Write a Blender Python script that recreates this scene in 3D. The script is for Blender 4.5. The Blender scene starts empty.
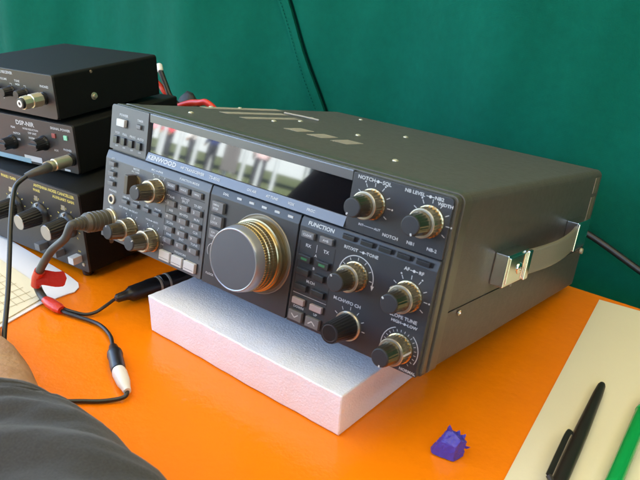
import bpy, bmesh, math, random
from mathutils import Vector, Matrix, noise
random.seed(7)
C = bpy.context.scene.collection
PI = math.pi
SC = bpy.context.scene

# ------------------------------------------------------------------ helpers
def V(*a): return Vector(a)

class MB:
    def __init__(self): self.b = bmesh.new()
    def box(self, x0, x1, y0, y1, z0, z1, bev=0, seg=2):
        bm = bmesh.new()
        bmesh.ops.create_cube(bm, size=1)
        for v in bm.verts:
            v.co = V((x0+x1)/2+v.co.x*(x1-x0), (y0+y1)/2+v.co.y*(y1-y0), (z0+z1)/2+v.co.z*(z1-z0))
        if bev: bmesh.ops.bevel(bm, geom=bm.edges[:], offset=bev, segments=seg, affect='EDGES', profile=.5)
        return self.join(bm)
    def join(self, bm, M=None):
        me = bpy.data.meshes.new('tmp')
        if M is not None: bm.transform(M)
        bm.to_mesh(me); bm.free()
        self.b.from_mesh(me); bpy.data.meshes.remove(me)
        return self
    # closed outline in x,z (list of 2-tuples) extruded from y0 to y1
    def prism(self, pts, y0, y1, bev=0, axis='y'):
        bm = bmesh.new()
        if axis == 'y': vs = [bm.verts.new((p[0], y0, p[1])) for p in pts]; d = V(0, y1-y0, 0)
        elif axis == 'x': vs = [bm.verts.new((y0, p[0], p[1])) for p in pts]; d = V(y1-y0, 0, 0)
        else: vs = [bm.verts.new((p[0], p[1], y0)) for p in pts]; d = V(0, 0, y1-y0)
        f = bm.faces.new(vs)
        r = bmesh.ops.extrude_face_region(bm, geom=[f])
        bmesh.ops.translate(bm, vec=d, verts=[g for g in r['geom'] if isinstance(g, bmesh.types.BMVert)])
        bmesh.ops.recalc_face_normals(bm, faces=bm.faces[:])
        if bev: bmesh.ops.bevel(bm, geom=bm.edges[:], offset=bev, segments=2, affect='EDGES', profile=.5)
        return self.join(bm)
    # revolve profile [(d, r)...] about the axis from p in direction ax; flutes modulate the radius
    def lathe(self, p, ax, prof, n=32, flute=None, cap=True):
        ax = Vector(ax).normalized(); q = ax.to_track_quat('Z', 'Y').to_matrix()
        bm = bmesh.new(); rings = []
        for k, (d, r) in enumerate(prof):
            ring = []
            for i in range(n):
                a = 2*PI*i/n; rr = r
                if flute and flute[0] <= k <= flute[1]: rr = r*(1-flute[3]*(0.5+0.5*math.cos(a*flute[2])))
                ring.append(bm.verts.new(Vector(p)+q@V(rr*math.cos(a), rr*math.sin(a), d)))
            rings.append(ring)
        for a, b in zip(rings, rings[1:]):
            for i in range(n): bm.faces.new((a[i], a[(i+1)%n], b[(i+1)%n], b[i]))
        if cap:
            bm.faces.new(rings[0][::-1]); bm.faces.new(rings[-1])
        bmesh.ops.recalc_face_normals(bm, faces=bm.faces[:])
        return self.join(bm)
    def tube(self, pts, r, n=12, sub=6, rads=None, cap=True, flat=None):
        P = spline(pts, sub)
        m = len(P); bm = bmesh.new(); rings = []
        up = V(0, 0, 1); T0 = (P[1]-P[0]).normalized()
        nrm = (up-T0*up.dot(T0))
        if nrm.length < 1e-3: nrm = V(1, 0, 0)-T0*T0.x
        nrm.normalize()
        for k in range(m):
            T = (P[min(k+1, m-1)]-P[max(k-1, 0)]).normalized()
            nrm = (nrm-T*nrm.dot(T)).normalized(); bi = T.cross(nrm)
            rr = r if rads is None else rad_at(rads, k/(m-1))
            fl = 1 if flat is None else flat
            band = flat is not None and flat < .3
            sq = (lambda c_: math.copysign(abs(c_)**.35, c_)) if band else (lambda c_: c_)
            rings.append([bm.verts.new(P[k]+nrm*(rr*(1 if band else fl)*sq(math.sin(2*PI*(i+.5)/n)))+bi*(rr*(fl if band else 1)*sq(math.cos(2*PI*(i+.5)/n)))) for i in range(n)])
        for a, b in zip(rings, rings[1:]):
            for i in range(n): bm.faces.new((a[i], a[(i+1)%n], b[(i+1)%n], b[i]))
        if cap: bm.faces.new(rings[0][::-1]); bm.faces.new(rings[-1])
        bmesh.ops.recalc_face_normals(bm, faces=bm.faces[:])
        return self.join(bm)
    # flat printed quad / stroke in the x,z plane at depth y (facing -y)
    def quad(self, x0, x1, z0, z1, y):
        vs = [self.b.verts.new(c) for c in ((x0, y, z0), (x1, y, z0), (x1, y, z1), (x0, y, z1))]
        self.b.faces.new(vs); return self
    def stroke(self, x0, z0, x1, z1, w, y):
        d = V(x1-x0, z1-z0).normalized() if False else Vector((x1-x0, z1-z0)).normalized(); n = Vector((-d.y, d.x))*w/2
        vs = [self.b.verts.new((px, y, pz)) for px, pz in ((x0-n.x, z0-n.y), (x1-n.x, z1-n.y), (x1+n.x, z1+n.y), (x0+n.x, z0+n.y))]
        self.b.faces.new(vs); return self
    def ringarc(self, cx, cz, r0, r1, a0, a1, y, n=32):
        prev = None
        for i in range(n+1):
            a = a0+(a1-a0)*i/n
            p = (self.b.verts.new((cx+r0*math.cos(a), y, cz+r0*math.sin(a))), self.b.verts.new((cx+r1*math.cos(a), y, cz+r1*math.sin(a))))
            if prev: self.b.faces.new((prev[0], prev[1], p[1], p[0]))
            prev = p
        return self
    def text(self, s, x, z, h, y, align='CENTER', stretch=1.0, bold=0.0, tilt=0):
        cu = bpy.data.curves.new('t', 'FONT'); cu.body = s; cu.size = h/0.69; cu.align_x = align
        cu.align_y = 'CENTER'; cu.fill_mode = 'FRONT'; cu.resolution_u = 2; cu.offset = bold+.03*h
        ob = bpy.data.objects.new('t', cu); C.objects.link(ob)
        dg = bpy.context.evaluated_depsgraph_get(); dg.update()
        me = ob.evaluated_get(dg).to_mesh()
        tmp = bmesh.new(); tmp.from_mesh(me); ob.evaluated_get(dg).to_mesh_clear()
        bpy.data.objects.remove(ob); bpy.data.curves.remove(cu)
        return self.join(tmp, Matrix.Translation((x, y, z))@Matrix.Rotation(PI/2-tilt, 4, 'X')@Matrix.Diagonal((stretch, 1, 1, 1)))
    def build(self, name, mat, parent=None, smooth=40, loc=None):
        me = bpy.data.meshes.new(name); self.b.to_mesh(me); self.b.free()
        o = bpy.data.objects.new(name, me); C.objects.link(o)
        mats = mat if isinstance(mat, (list, tuple)) else [mat]
        for m_ in mats: me.materials.append(m_)
        if smooth:
            me.shade_smooth()
            try: me.set_sharp_from_angle(angle=math.radians(smooth))
            except Exception: pass
            if smooth <= 50:
                wn = o.modifiers.new('face_weighted', 'WEIGHTED_NORMAL'); wn.keep_sharp = True; wn.weight = 80
        if parent: o.parent = parent
        if loc: o.location = loc
        return o

def spline(pts, sub):
    P = [Vector(p) for p in pts]
    if len(P) < 3 or sub < 2: return P
    out = []; Q = [P[0]*2-P[1]]+P+[P[-1]*2-P[-2]]
    for i in range(1, len(Q)-2):
        a, b, c, d = Q[i-1:i+3]
        for k in range(sub):
            t = k/sub
            out.append(0.5*((2*b)+(c-a)*t+(2*a-5*b+4*c-d)*t*t+(3*b-a-3*c+d)*t**3))
    out.append(P[-1]); return out
def rad_at(rads, u):
    for (u0, r0), (u1, r1) in zip(rads, rads[1:]):
        if u <= u1: return r0+(r1-r0)*(u-u0)/max(1e-9, u1-u0)
    return rads[-1][1]
def rrect(x0, x1, z0, z1, r, n=5):
    rs = r if isinstance(r, (list, tuple)) else [r]*4       # bl, br, tr, tl
    out = []
    for (cx, cz, a0, rr) in ((x0+rs[0], z0+rs[0], PI, rs[0]), (x1-rs[1], z0+rs[1], 1.5*PI, rs[1]), (x1-rs[2], z1-rs[2], 0, rs[2]), (x0+rs[3], z1-rs[3], .5*PI, rs[3])):
        if rr <= 0: out.append((cx, cz)); continue
        for i in range(n+1):
            a = a0+.5*PI*i/n; out.append((cx+rr*math.cos(a), cz+rr*math.sin(a)))
    return out
def thing(name, label, cat, loc=(0, 0, 0), group=None, kind=None):
    o = bpy.data.objects.new(name, None); C.objects.link(o); o.location = loc; o.empty_display_size = .02
    o['label'] = label; o['category'] = cat
    if group: o['group'] = group
    if kind: o['kind'] = kind
    return o
def tag(o, label, cat, group=None, kind=None):
    o['label'] = label; o['category'] = cat
    if group: o['group'] = group
    if kind: o['kind'] = kind
    return o

# ------------------------------------------------------------------ materials
def mat(name, col, rough=.5, metal=0, spec=.5, bump=None, var=None, ior=None, coat=0, trans=0, emit=None, sheen=0, sss=0, coord='Object'):
    m = bpy.data.materials.new(name); m.use_nodes = True
    N = m.node_tree.nodes; L = m.node_tree.links; b = N['Principled BSDF']
    b.inputs['Base Color'].default_value = (*col, 1); b.inputs['Roughness'].default_value = rough
    b.inputs['Metallic'].default_value = metal; b.inputs['Specular IOR Level'].default_value = spec
    if ior: b.inputs['IOR'].default_value = ior
    if coat: b.inputs['Coat Weight'].default_value = coat; b.inputs['Coat Roughness'].default_value = .08
    if trans: b.inputs['Transmission Weight'].default_value = trans
    if sheen: b.inputs['Sheen Weight'].default_value = sheen
    if sss:
        b.inputs['Subsurface Weight'].default_value = sss; b.inputs['Subsurface Scale'].default_value = .006
        if name == 'white_foam': b.inputs['Subsurface Radius'].default_value = (1, 1, 1)
    if emit:
        b.inputs['Emission Color'].default_value = (*emit[0], 1); b.inputs['Emission Strength'].default_value = emit[1]
    tc = N.new('ShaderNodeTexCoord')
    if var:      # (scale, amount, second colour)
        t = N.new('ShaderNodeTexNoise'); t.inputs['Scale'].default_value = var[0]; t.inputs['Detail'].default_value = 6
        L.new(tc.outputs[coord], t.inputs['Vector'])
        r = N.new('ShaderNodeMapRange'); r.inputs[1].default_value = .35; r.inputs[2].default_value = .7; r.inputs[4].default_value = var[1]
        L.new(t.outputs['Fac'], r.inputs[0])
        mx = N.new('ShaderNodeMix'); mx.data_type = 'RGBA'
        mx.inputs[6].default_value = (*col, 1); mx.inputs[7].default_value = (*var[2], 1)
        L.new(r.outputs[0], mx.inputs[0]); L.new(mx.outputs[2], b.inputs['Base Color'])
        rr = N.new('ShaderNodeMapRange'); rr.inputs[3].default_value = max(0, rough-.05); rr.inputs[4].default_value = rough+.08
        L.new(t.outputs['Fac'], rr.inputs[0]); L.new(rr.outputs[0], b.inputs['Roughness'])
    if bump:     # (scale, strength, distance)
        t = N.new('ShaderNodeTexNoise'); t.inputs['Scale'].default_value = bump[0]; t.inputs['Detail'].default_value = 4
        L.new(tc.outputs[coord], t.inputs['Vector'])
        bp = N.new('ShaderNodeBump'); bp.inputs['Strength'].default_value = bump[1]; bp.inputs['Distance'].default_value = bump[2]
        L.new(t.outputs['Fac'], bp.inputs['Height']); L.new(bp.outputs[0], b.inputs['Normal'])
    return m

m_case = mat('case_paint', (.084, .072, .060), .40, bump=(900, .45, .0004), var=(220, .55, (.071, .061, .051)))
m_panel = mat('panel_paint', (.030, .031, .036), .40, bump=(3000, .15, .0002), var=(25, .5, (.036, .038, .045)))
m_panel_lit = mat('panel_paint_lit', (.084, .088, .098), .40, bump=(3000, .15, .0002))  # panel paint made paler, standing in for sky sheen on the left panels
m_frame = mat('frame_paint', (.080, .072, .054), .32)
m_groove = mat('groove_black', (.004, .004, .005), .6)
m_silver = mat('bezel_silver', (.135, .14, .152), .32, metal=.3)
m_lens = mat('smoked_window', (.004, .004, .006), .035, ior=1.85)
m_print = mat('white_print', (.50, .51, .52), .6)
m_printy = mat('yellow_print', (.62, .50, .12), .6)
m_line = mat('dark_print_and_shade', (.01, .01, .012), .5)
m_knob = mat('knob_metal', (.48, .38, .21), .24, metal=.92)
m_knobd = mat('knob_dark_metal', (.17, .14, .09), .24, metal=.9)
m_lever = mat('lever_brown', (.05, .038, .026), .35)
m_cap = mat('knob_cap', (.022, .023, .027), .5)
m_pale = mat('pale_ring', (.50, .45, .36), .3, metal=.7)
m_dial = mat('dial_ring_metal', (.42, .33, .17), .26, metal=.9)
m_dialface = mat('dial_face', (.10, .107, .125), .45, metal=.3, bump=(900, .1, .0002), var=(60, .8, (.10, .105, .122)))
m_dialrim = mat('dial_rim', (.34, .35, .38), .30, metal=.6)
m_dialbase = mat('dial_base', (.22, .20, .17), .35, metal=.6)
m_btn = mat('button_grey', (.13, .13, .135), .45)
m_btnd = mat('button_dark', (.022, .023, .027), .3)
m_btnw = mat('button_white', (.55, .55, .54), .45)
m_btnp = mat('button_pink', (.34, .28, .28), .45)
m_green = mat('green_lamp', (.035, .16, .07), .35)
m_chrome = mat('chrome', (.82, .80, .76), .16, metal=1)
m_satin = mat('satin_silver', (.42, .40, .40), .32, metal=.8)
m_strap = mat('strap_vinyl', (.20, .18, .135), .45, bump=(900, .3, .0004))
m_gold = mat('gold_plate', (.80, .71, .52), .3, metal=.8)
m_goldpale = mat('brass_screw', (.66, .58, .40), .35, metal=.6)
m_black = mat('black_plastic', (.012, .012, .013), .35, bump=(500, .1, .0003))
m_blackbox = mat('black_crackle', (.006, .006, .0056), .6, spec=.2, bump=(1500, .5, .0004))
m_blackface = mat('black_faceplate', (.027, .023, .022), .38, bump=(1800, .2, .0002), var=(20, .5, (.034, .029, .027)))
m_plug = mat('grey_plug', (.085, .078, .058), .42)
m_cable = mat('grey_cable', (.065, .066, .062), .42)
m_cableb = mat('black_cable', (.014, .014, .015), .38)
m_red = mat('red_tape', (.62, .035, .012), .35, bump=(300, .4, .001))
m_redp = mat('red_plastic', (.62, .03, .015), .35)
m_white = mat('white_plastic', (.72, .70, .66), .4)
m_pen = mat('black_pen', (.018, .013, .011), .42)
m_penclear = mat('clear_plastic', (.85, .9, .92), .08, trans=.9, ior=1.45)
m_pengreen = mat('green_plastic', (.01, .42, .09), .18, trans=.25, ior=1.45)
m_vent = mat('vent_grey', (.33, .30, .24), .5)
m_rear = mat('rear_metal', (.24, .18, .12), .4, metal=.4)
m_skin = mat('skin', (.46, .27, .15), .5, sss=.12, bump=(170, .55, .0022), var=(45, .8, (.36, .19, .10)))
m_hair = mat('hair', (.05, .035, .025), .6)
m_trouser = mat('trousers', (.03, .035, .05), .8)
m_shirt_pale = mat('pale_shirt', (.72, .68, .68), .8)
m_shirt_red = mat('red_shirt', (.55, .06, .08), .8)
m_shirt_pink = mat('pink_shirt', (.70, .30, .36), .8)
m_shirt_blue = mat('blue_shirt', (.03, .05, .16), .8)
m_shirt_green = mat('green_shirt', (.05, .20, .08), .8)
m_shirt_pale2 = mat('pale_pink_shirt', (.70, .52, .54), .8)
m_post = mat('white_paint', (.50, .56, .60), .5)

def nodes_of(m): return m.node_tree.nodes, m.node_tree.links, m.node_tree.nodes['Principled BSDF']

# glossy orange sheet with slight wrinkles
m_table = mat('orange_sheet', (.92, .25, .002), .30, spec=.4)
N, L, b = nodes_of(m_table); tc = N.new('ShaderNodeTexCoord')
n1 = N.new('ShaderNodeTexNoise'); n1.inputs['Scale'].default_value = 30; n1.inputs['Detail'].default_value = 8; n1.inputs['Roughness'].default_value = .58; L.new(tc.outputs['Object'], n1.inputs['Vector'])
n2 = N.new('ShaderNodeTexVoronoi'); n2.inputs['Scale'].default_value = 30; L.new(tc.outputs['Object'], n2.inputs['Vector'])
pr = N.new('ShaderNodeMapRange'); pr.inputs[1].default_value = .0; pr.inputs[2].default_value = .10; pr.inputs[3].default_value = 1; pr.inputs[4].default_value = 0
L.new(n2.outputs['Distance'], pr.inputs[0])
ad = N.new('ShaderNodeMath'); ad.operation = 'MULTIPLY_ADD'; ad.inputs[1].default_value = .35; L.new(pr.outputs[0], ad.inputs[0]); L.new(n1.outputs['Fac'], ad.inputs[2])
bp = N.new('ShaderNodeBump'); bp.inputs['Strength'].default_value = .40; bp.inputs['Distance'].default_value = .0035
L.new(ad.outputs[0], bp.inputs['Height']); L.new(bp.outputs[0], b.inputs['Normal'])
n3 = N.new('ShaderNodeTexNoise'); n3.inputs['Scale'].default_value = 5; n3.inputs['Detail'].default_value = 6; L.new(tc.outputs['Object'], n3.inputs['Vector'])
cr = N.new('ShaderNodeMix'); cr.data_type = 'RGBA'; cr.inputs[6].default_value = (.94, .232, .002, 1); cr.inputs[7].default_value = (.88, .198, .003, 1)
L.new(n3.outputs['Fac'], cr.inputs[0])
dv_ = N.new('ShaderNodeTexVoronoi'); dv_.inputs['Scale'].default_value = 55; L.new(tc.outputs['Object'], dv_.inputs['Vector'])
dn = N.new('ShaderNodeTexNoise'); dn.inputs['Scale'].default_value = 9; L.new(tc.outputs['Object'], dn.inputs['Vector'])
t1 = N.new('ShaderNodeMath'); t1.operation = 'LESS_THAN'; t1.inputs[1].default_value = .032; L.new(dv_.outputs['Distance'], t1.inputs[0])
t2 = N.new('ShaderNodeMath'); t2.operation = 'GREATER_THAN'; t2.inputs[1].default_value = .60; L.new(dn.outputs['Fac'], t2.inputs[0])
t3 = N.new('ShaderNodeMath'); t3.operation = 'MULTIPLY'; L.new(t1.outputs[0], t3.inputs[0]); L.new(t2.outputs[0], t3.inputs[1])
dm = N.new('ShaderNodeMix'); dm.data_type = 'RGBA'; dm.inputs[7].default_value = (.85, .62, .40, 1); L.new(t3.outputs[0], dm.inputs[0]); L.new(cr.outputs[2], dm.inputs[6]); L.new(dm.outputs[2], b.inputs['Base Color'])
rg = N.new('ShaderNodeMapRange'); rg.inputs[3].default_value = .12; rg.inputs[4].default_value = .36; L.new(n3.outputs['Fac'], rg.inputs[0]); L.new(rg.outputs[0], b.inputs['Roughness'])

# green tent cloth: woven, uneven dye
m_cloth = mat('green_cloth', (.006, .175, .125), .85, spec=.08)
N, L, b = nodes_of(m_cloth); tc = N.new('ShaderNodeTexCoord')
n3 = N.new('ShaderNodeTexNoise'); n3.inputs['Scale'].default_value = 7; n3.inputs['Detail'].default_value = 8; L.new(tc.outputs['Object'], n3.inputs['Vector'])
cr = N.new('ShaderNodeMix'); cr.data_type = 'RGBA'; cr.inputs[6].default_value = (.001, .072, .045, 1); cr.inputs[7].default_value = (.002, .104, .066, 1)
L.new(n3.outputs['Fac'], cr.inputs[0])
n7 = N.new('ShaderNodeTexNoise'); n7.inputs['Scale'].default_value = 85; n7.inputs['Detail'].default_value = 7; n7.inputs['Roughness'].default_value = .7; L.new(tc.outputs['Object'], n7.inputs['Vector'])
m7 = N.new('ShaderNodeMapRange'); m7.inputs[1].default_value = .3; m7.inputs[2].default_value = .7; m7.inputs[3].default_value = .91; m7.inputs[4].default_value = 1.09; L.new(n7.outputs['Fac'], m7.inputs[0])
x7 = N.new('ShaderNodeMix'); x7.data_type = 'RGBA'; x7.blend_type = 'MULTIPLY'; x7.inputs[0].default_value = 1; L.new(cr.outputs[2], x7.inputs[6]); L.new(m7.outputs[0], x7.inputs[7]); L.new(x7.outputs[2], b.inputs['Base Color'])
w1 = N.new('ShaderNodeTexWave'); w1.inputs['Scale'].default_value = 330; w1.bands_direction = 'X'; L.new(tc.outputs['Object'], w1.inputs['Vector'])
w2 = N.new('ShaderNodeTexWave'); w2.inputs['Scale'].default_value = 330; w2.bands_direction = 'Z'; L.new(tc.outputs['Object'], w2.inputs['Vector'])
mm = N.new('ShaderNodeMath'); mm.operation = 'ADD'; L.new(w1.outputs['Fac'], mm.inputs[0]); L.new(w2.outputs['Fac'], mm.inputs[1])
bp = N.new('ShaderNodeBump'); bp.inputs['Strength'].default_value = .25; bp.inputs['Distance'].default_value = .0004
n4 = N.new('ShaderNodeTexNoise'); n4.inputs['Scale'].default_value = 12; n4.inputs['Detail'].default_value = 3; L.new(tc.outputs['Object'], n4.inputs['Vector'])
b2 = N.new('ShaderNodeBump'); b2.inputs['Strength'].default_value = .35; b2.inputs['Distance'].default_value = .01; L.new(n4.outputs['Fac'], b2.inputs['Height'])
L.new(mm.outputs[0], bp.inputs['Height']); L.new(b2.outputs[0], bp.inputs['Normal']); L.new(bp.outputs[0], b.inputs['Normal'])
m_seam_shadow = mat('seam_shadow_green', (.001, .012, .009), .95, spec=0)

m_stitch = mat('stitch_green', (.001, .030, .020), .9, spec=0)
# white closed-cell foam: fine cells, sparkly
m_foam = mat('white_foam', (.82, .81, .84), .38, spec=.5, sss=.25)
N, L, b = nodes_of(m_foam); tc = N.new('ShaderNodeTexCoord')
v = N.new('ShaderNodeTexVoronoi'); v.inputs['Scale'].default_value = 620; L.new(tc.outputs['Object'], v.inputs['Vector'])
n5 = N.new('ShaderNodeTexNoise'); n5.inputs['Scale'].default_value = 240; n5.inputs['Detail'].default_value = 5; L.new(tc.outputs['Object'], n5.inputs['Vector'])
ad = N.new('ShaderNodeMath'); ad.operation = 'ADD'; L.new(v.outputs['Distance'], ad.inputs[0]); L.new(n5.outputs['Fac'], ad.inputs[1])
bp = N.new('ShaderNodeBump'); bp.inputs['Strength'].default_value = .6; bp.inputs['Distance'].default_value = .0004; L.new(ad.outputs[0], bp.inputs['Height']); L.new(bp.outputs[0], b.inputs['Normal'])
cr = N.new('ShaderNodeMapRange'); cr.inputs[1].default_value = 0; cr.inputs[2].default_value = .6; cr.inputs[3].default_value = .91; cr.inputs[4].default_value = .87
L.new(v.outputs['Distance'], cr.inputs[0])
cc = N.new('ShaderNodeCombineColor'); L.new(cr.outputs[0], cc.inputs[0]); L.new(cr.outputs[0], cc.inputs[1])
mu = N.new('ShaderNodeMath'); mu.operation = 'MULTIPLY'; mu.inputs[1].default_value = 1.09; L.new(cr.outputs[0], mu.inputs[0]); L.new(mu.outputs[0], cc.inputs[2])
L.new(cc.outputs[0], b.inputs['Base Color'])

m_paper = mat('cream_paper', (.76, .69, .51), .7, bump=(120, .2, .0008), var=(8, .5, (.72, .65, .47)))
m_paperw = mat('white_paper', (.78, .76, .76), .7, bump=(60, .15, .001))
m_paperb = mat('printed_paper', (.74, .66, .46), .75, bump=(60, .15, .001))
m_ink = mat('brown_ink', (.50, .40, .24), .8)
m_clay = mat('purple_foil', (.060, .045, .38), .38, bump=(500, .4, .0008), var=(160, .6, (.085, .065, .46)))
# jacket: dark grey woven
m_jacket = mat('grey_jacket', (.040, .040, .042), .92, spec=.2, sheen=.15)
N, L, b = nodes_of(m_jacket); tc = N.new('ShaderNodeTexCoord')
n6 = N.new('ShaderNodeTexNoise'); n6.inputs['Scale'].default_value = 900; n6.inputs['Detail'].default_value = 2; L.new(tc.outputs['Object'], n6.inputs['Vector'])
cr = N.new('ShaderNodeMix'); cr.data_type = 'RGBA'; cr.inputs[6].default_value = (.030, .030, .033, 1); cr.inputs[7].default_value = (.066, .065, .070, 1)
L.new(n6.outputs['Fac'], cr.inputs[0]); L.new(cr.outputs[2], b.inputs['Base Color'])
bp = N.new('ShaderNodeBump'); bp.inputs['Strength'].default_value = .4; bp.inputs['Distance'].default_value = .0008; L.new(n6.outputs['Fac'], bp.inputs['Height']); L.new(bp.outputs[0], b.inputs['Normal'])

# tent roof canvas: cream cloth that lets daylight through
m_roof = bpy.data.materials.new('roof_canvas'); m_roof.use_nodes = True
N = m_roof.node_tree.nodes; L = m_roof.node_tree.links; b = N['Principled BSDF']
b.inputs['Base Color'].default_value = (.74, .64, .42, 1); b.inputs['Roughness'].default_value = .9
tr = N.new('ShaderNodeBsdfTranslucent'); tr.inputs['Color'].default_value = (.72, .60, .36, 1)
mx = N.new('ShaderNodeMixShader'); mx.inputs[0].default_value = .16
L.new(b.outputs[0], mx.inputs[1]); L.new(tr.outputs[0], mx.inputs[2]); L.new(mx.outputs[0], N['Material Output'].inputs['Surface'])
m_grass = mat('grass', (.07, .11, .03), .9, var=(1.5, .9, (.10, .10, .045)), bump=(60, .6, .03))

# ------------------------------------------------------------------ radio (local millimetres -> metres)
S = .001
W, H, D = 330, 120, 334
radio = thing('radio_transceiver', 'large grey desktop radio transceiver with big tuning dial and wide display, on white foam', 'radio', (0, -.33016, .060357))
radio.rotation_euler = (-.151747, 0, 0)
def mm(mb): mb.b.transform(Matrix.Scale(S, 4)); return mb
def part(name, mb, m_, parent=radio, smooth=40, label=None):
    o = mm(mb).build(name, m_, parent, smooth)
    if label: o['label'] = label
    return o
# body
p = MB(); p.prism(rrect(.0, W, 41, H, [0.01, .01, 6, 6]), 23, 327, .35); part('case_cover', p, m_case)
p = MB(); p.prism(rrect(.5, W-.5, 0, 40.2, [3, 3, .01, .01]), 23.4, 327, .3); part('lower_cover', p, m_case)
p = MB(); p.prism(rrect(-.6, W+.6, -.5, H+.5, [3, 3, 6, 6]), 11.6, 22.8, .8); part('front_frame', p, m_frame)
p = MB(); p.box(2, W-2, 8.6, 12, 2, H-2); part('bezel_gap', p, m_groove)
p = MB(); p.prism(rrect(0, W, 0, H, [2, 2, 4, 4]), 2.8, 8.9, .9); part('front_bezel', p, m_frame)
rp = MB(); rp.prism(rrect(3, W-3, 3, H-3, 3), 326.5, 333, .5); 
rear = part('rear_panel', rp, m_rear)
p = MB()
for k in range(9): p.box(40+k*26, 44+k*26, 333, 345, 12, 108, .4)
p.box(40, 252, 331, 336, 14, 106); part('heat_sink', p, m_black, rear)
p = MB()
for z0, z1 in ((73, 95), (98.5, 114)): p.box(W-1, W+.45, 307.5, 320, z0, z1, .3)
part('corner_strip', p, m_rear, rear)
# front panels
p = MB(); p.prism(rrect(.2, 49.3, 81, H-.6, [1, .6, .6, 3]), -.6, 6.5, .5); part('meter_panel', p, m_panel_lit)
p = MB(); p.prism(rrect(255.3, W-1.6, 79.6, H-1.4, [.6, 1, 3, .6]), 0, 6.5, .5); part('upper_panel', p, m_panel)
p = MB(); p.prism(rrect(49.8, 255, 80, H-.8, .5), 2.6, 6.5, .3); part('display_bezel', p, m_panel)
p = MB(); p.prism([( .2, 112.4), (1.9, 112.4), (1.9, 119.4), (-.1, 119.4), (-.3, 118.6)], 50.3, 254.9, .12, axis='x'); part('bezel_trim', p, m_silver)
p = MB(); p.prism([(-1.6, 80.6), (1.9, 80.6), (1.9, 87.6), (.9, 87.6)], 50.3, 254.9, .12, axis='x'); part('bezel_trim', p, m_silver)
p = MB(); p.prism(rrect(52.3, 255, 87.9, 112.2, .4), 1.2, 3.2, .15); p.b.transform(Matrix.Translation((0, 1.2, 87.9))@Matrix.Rotation(math.radians(-2.0), 4, 'X')@Matrix.Translation((0, -1.2, -87.9))); part('display_window', p, m_lens)
# lower panel: three slabs with a bevelled top edge that leans back
def slab(x0, x1, z0=0, r0=0.01, r1=.01):
    q = MB()
    q.prism([(-2.2, z0+.6), (6.5, z0+.6), (6.5, 79.2), (.6, 79.2), (-.2, 78.6), (-2.2, 72.4)], x0, x1, .45, axis='x'); return q
part('lower_panel', slab(-1.2, 129.4), m_panel_lit)
part('lower_panel', slab(130.8, 218.8), m_panel)
part('lower_panel', slab(220.2, W-1.6), m_panel)
for x in (130.1, 219.5): p = MB(); p.box(x-1.1, x+1.1, -.2, 5, 1, 77); part('panel_groove', p, m_groove)
YF = -2.2     # front of the lower panel
YU = 0
# buttons ----------------------------------------------------------------
def button(x, z, w, h, pr, m_, y=YF, name='button', bev=.5):
    q = MB(); q.box(x-w/2, x+w/2, y-pr, y+1, z-h/2, z+h/2, bev); return part(name, q, m_)
def recess_shade(x, z, w, h, y):  # flat dark quad, shade painted round and beside a button
    dark.quad(x-w/2, x+w/2, z-h/2, z+h/2, y-.06)
dark = MB(); wp = MB(); lamps = MB()
def T(s, x, z, h=2.0, y=YF, st=1.12):
    if y in (-1.3, -1.35, -1.4) : wp.text(s, x, z, h, YF+(z-72.4)/6.2*2.0-.12, stretch=st, tilt=.312)     # on the sloping top edge
    else: wp.text(s, x, z, h, y-.1, stretch=st)
button(16.4, 105.4, 10.5, 6.2, 3, m_btnw, -.6, 'power_button'); recess_shade(17.2, 105.2, 13, 7.4, -.6)
T('POWER', 17, 111.8, 2.0, -.6)
button(38.5, 106, 5.5, 3.4, 1.6, m_btn, -.6); recess_shade(40, 106, 9, 4.6, -.6); T('TIMER', 39, 111, 1.7, -.6)
for x, s in ((10, 'VOX'), (20.2, 'FULL'), (30.6, 'PROC'), (41, 'AUTO')):
    button(x, 90.2, 5.2, 6.4, 2.4, m_btnd, -.6); T(s, x, 96, 1.8, -.6); T('OFF', x, 84.6, 1.3, -.6)
for z, s in ((68.6, 'ATT'), (60, 'AIP'), (51.4, 'METER')):
    button(10, z, 7.5, 3.8, 2.6, m_btn); recess_shade(11.2, z, 10.4, 4.8, YF); T(s, 9, z+4.4, 1.5)
T('PHONES', 11.4, 44.6, 1.7); T('MIC', 11.4, 29.5, 1.8)
for x in (31, 45, 59.4, 72.8):
    button(x-1, 39.8, 7.6, 3.2, 2, m_btn); recess_shade(x, 39.8, 10.4, 4.2, YF)
for x, s in ((31, 'LSB/USB'), (45, 'CW/-R'), (59.4, 'FSK'), (72.8, 'FM/AM')): T(s, x-1, 43.4, 1.5)
for x, s in ((87.6, 'MODE'), (102.6, 'VOICE'), (117.6, '1MHz')):
    button(x, 67.6, 10.5, 4.6, 2.4, m_btn, name='keypad_button'); recess_shade(x+.7, 67.5, 12.6, 5.4, YF); T(s, x, 68, 1.5, YF-2.4)
nums = iter('123456789C0E'); subs = iter(('A=B', 'SPLIT', 'TF-SET', 'A/B', 'M>VFO', 'M.IN', 'SCAN', 'M/V', 'CLR', 'FINE', 'ENT', 'TUNE'))
for z in (53.4, 42.4, 31.8, 21.8):
    for x in (88.4, 103.7, 118.8):
        button(x, z, 10.2, 4.6, 2.4, m_btn, name='keypad_button'); recess_shade(x+.8, z-.1, 12.2, 5.4, YF)
        T(next(subs), x-.4, z+4.9, 1.9); T(next(nums), x-2, z, 2.2, YF-2.4)
T('KEYPAD', 103.5, 60.6, 1.6)
T('FREQ/SCAN', 103.5, 14.8, 1.6)
for x in (87.6, 102.6, 117.6):
    button(x, 8.2, 12.6, 8.2, 3, m_btnw, name='keypad_button'); recess_shade(x+.6, 7.9, 14.6, 9.2, YF); dark.quad(x-5.4, x+5.4, 6.0, 6.35, YF-3.08)
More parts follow.
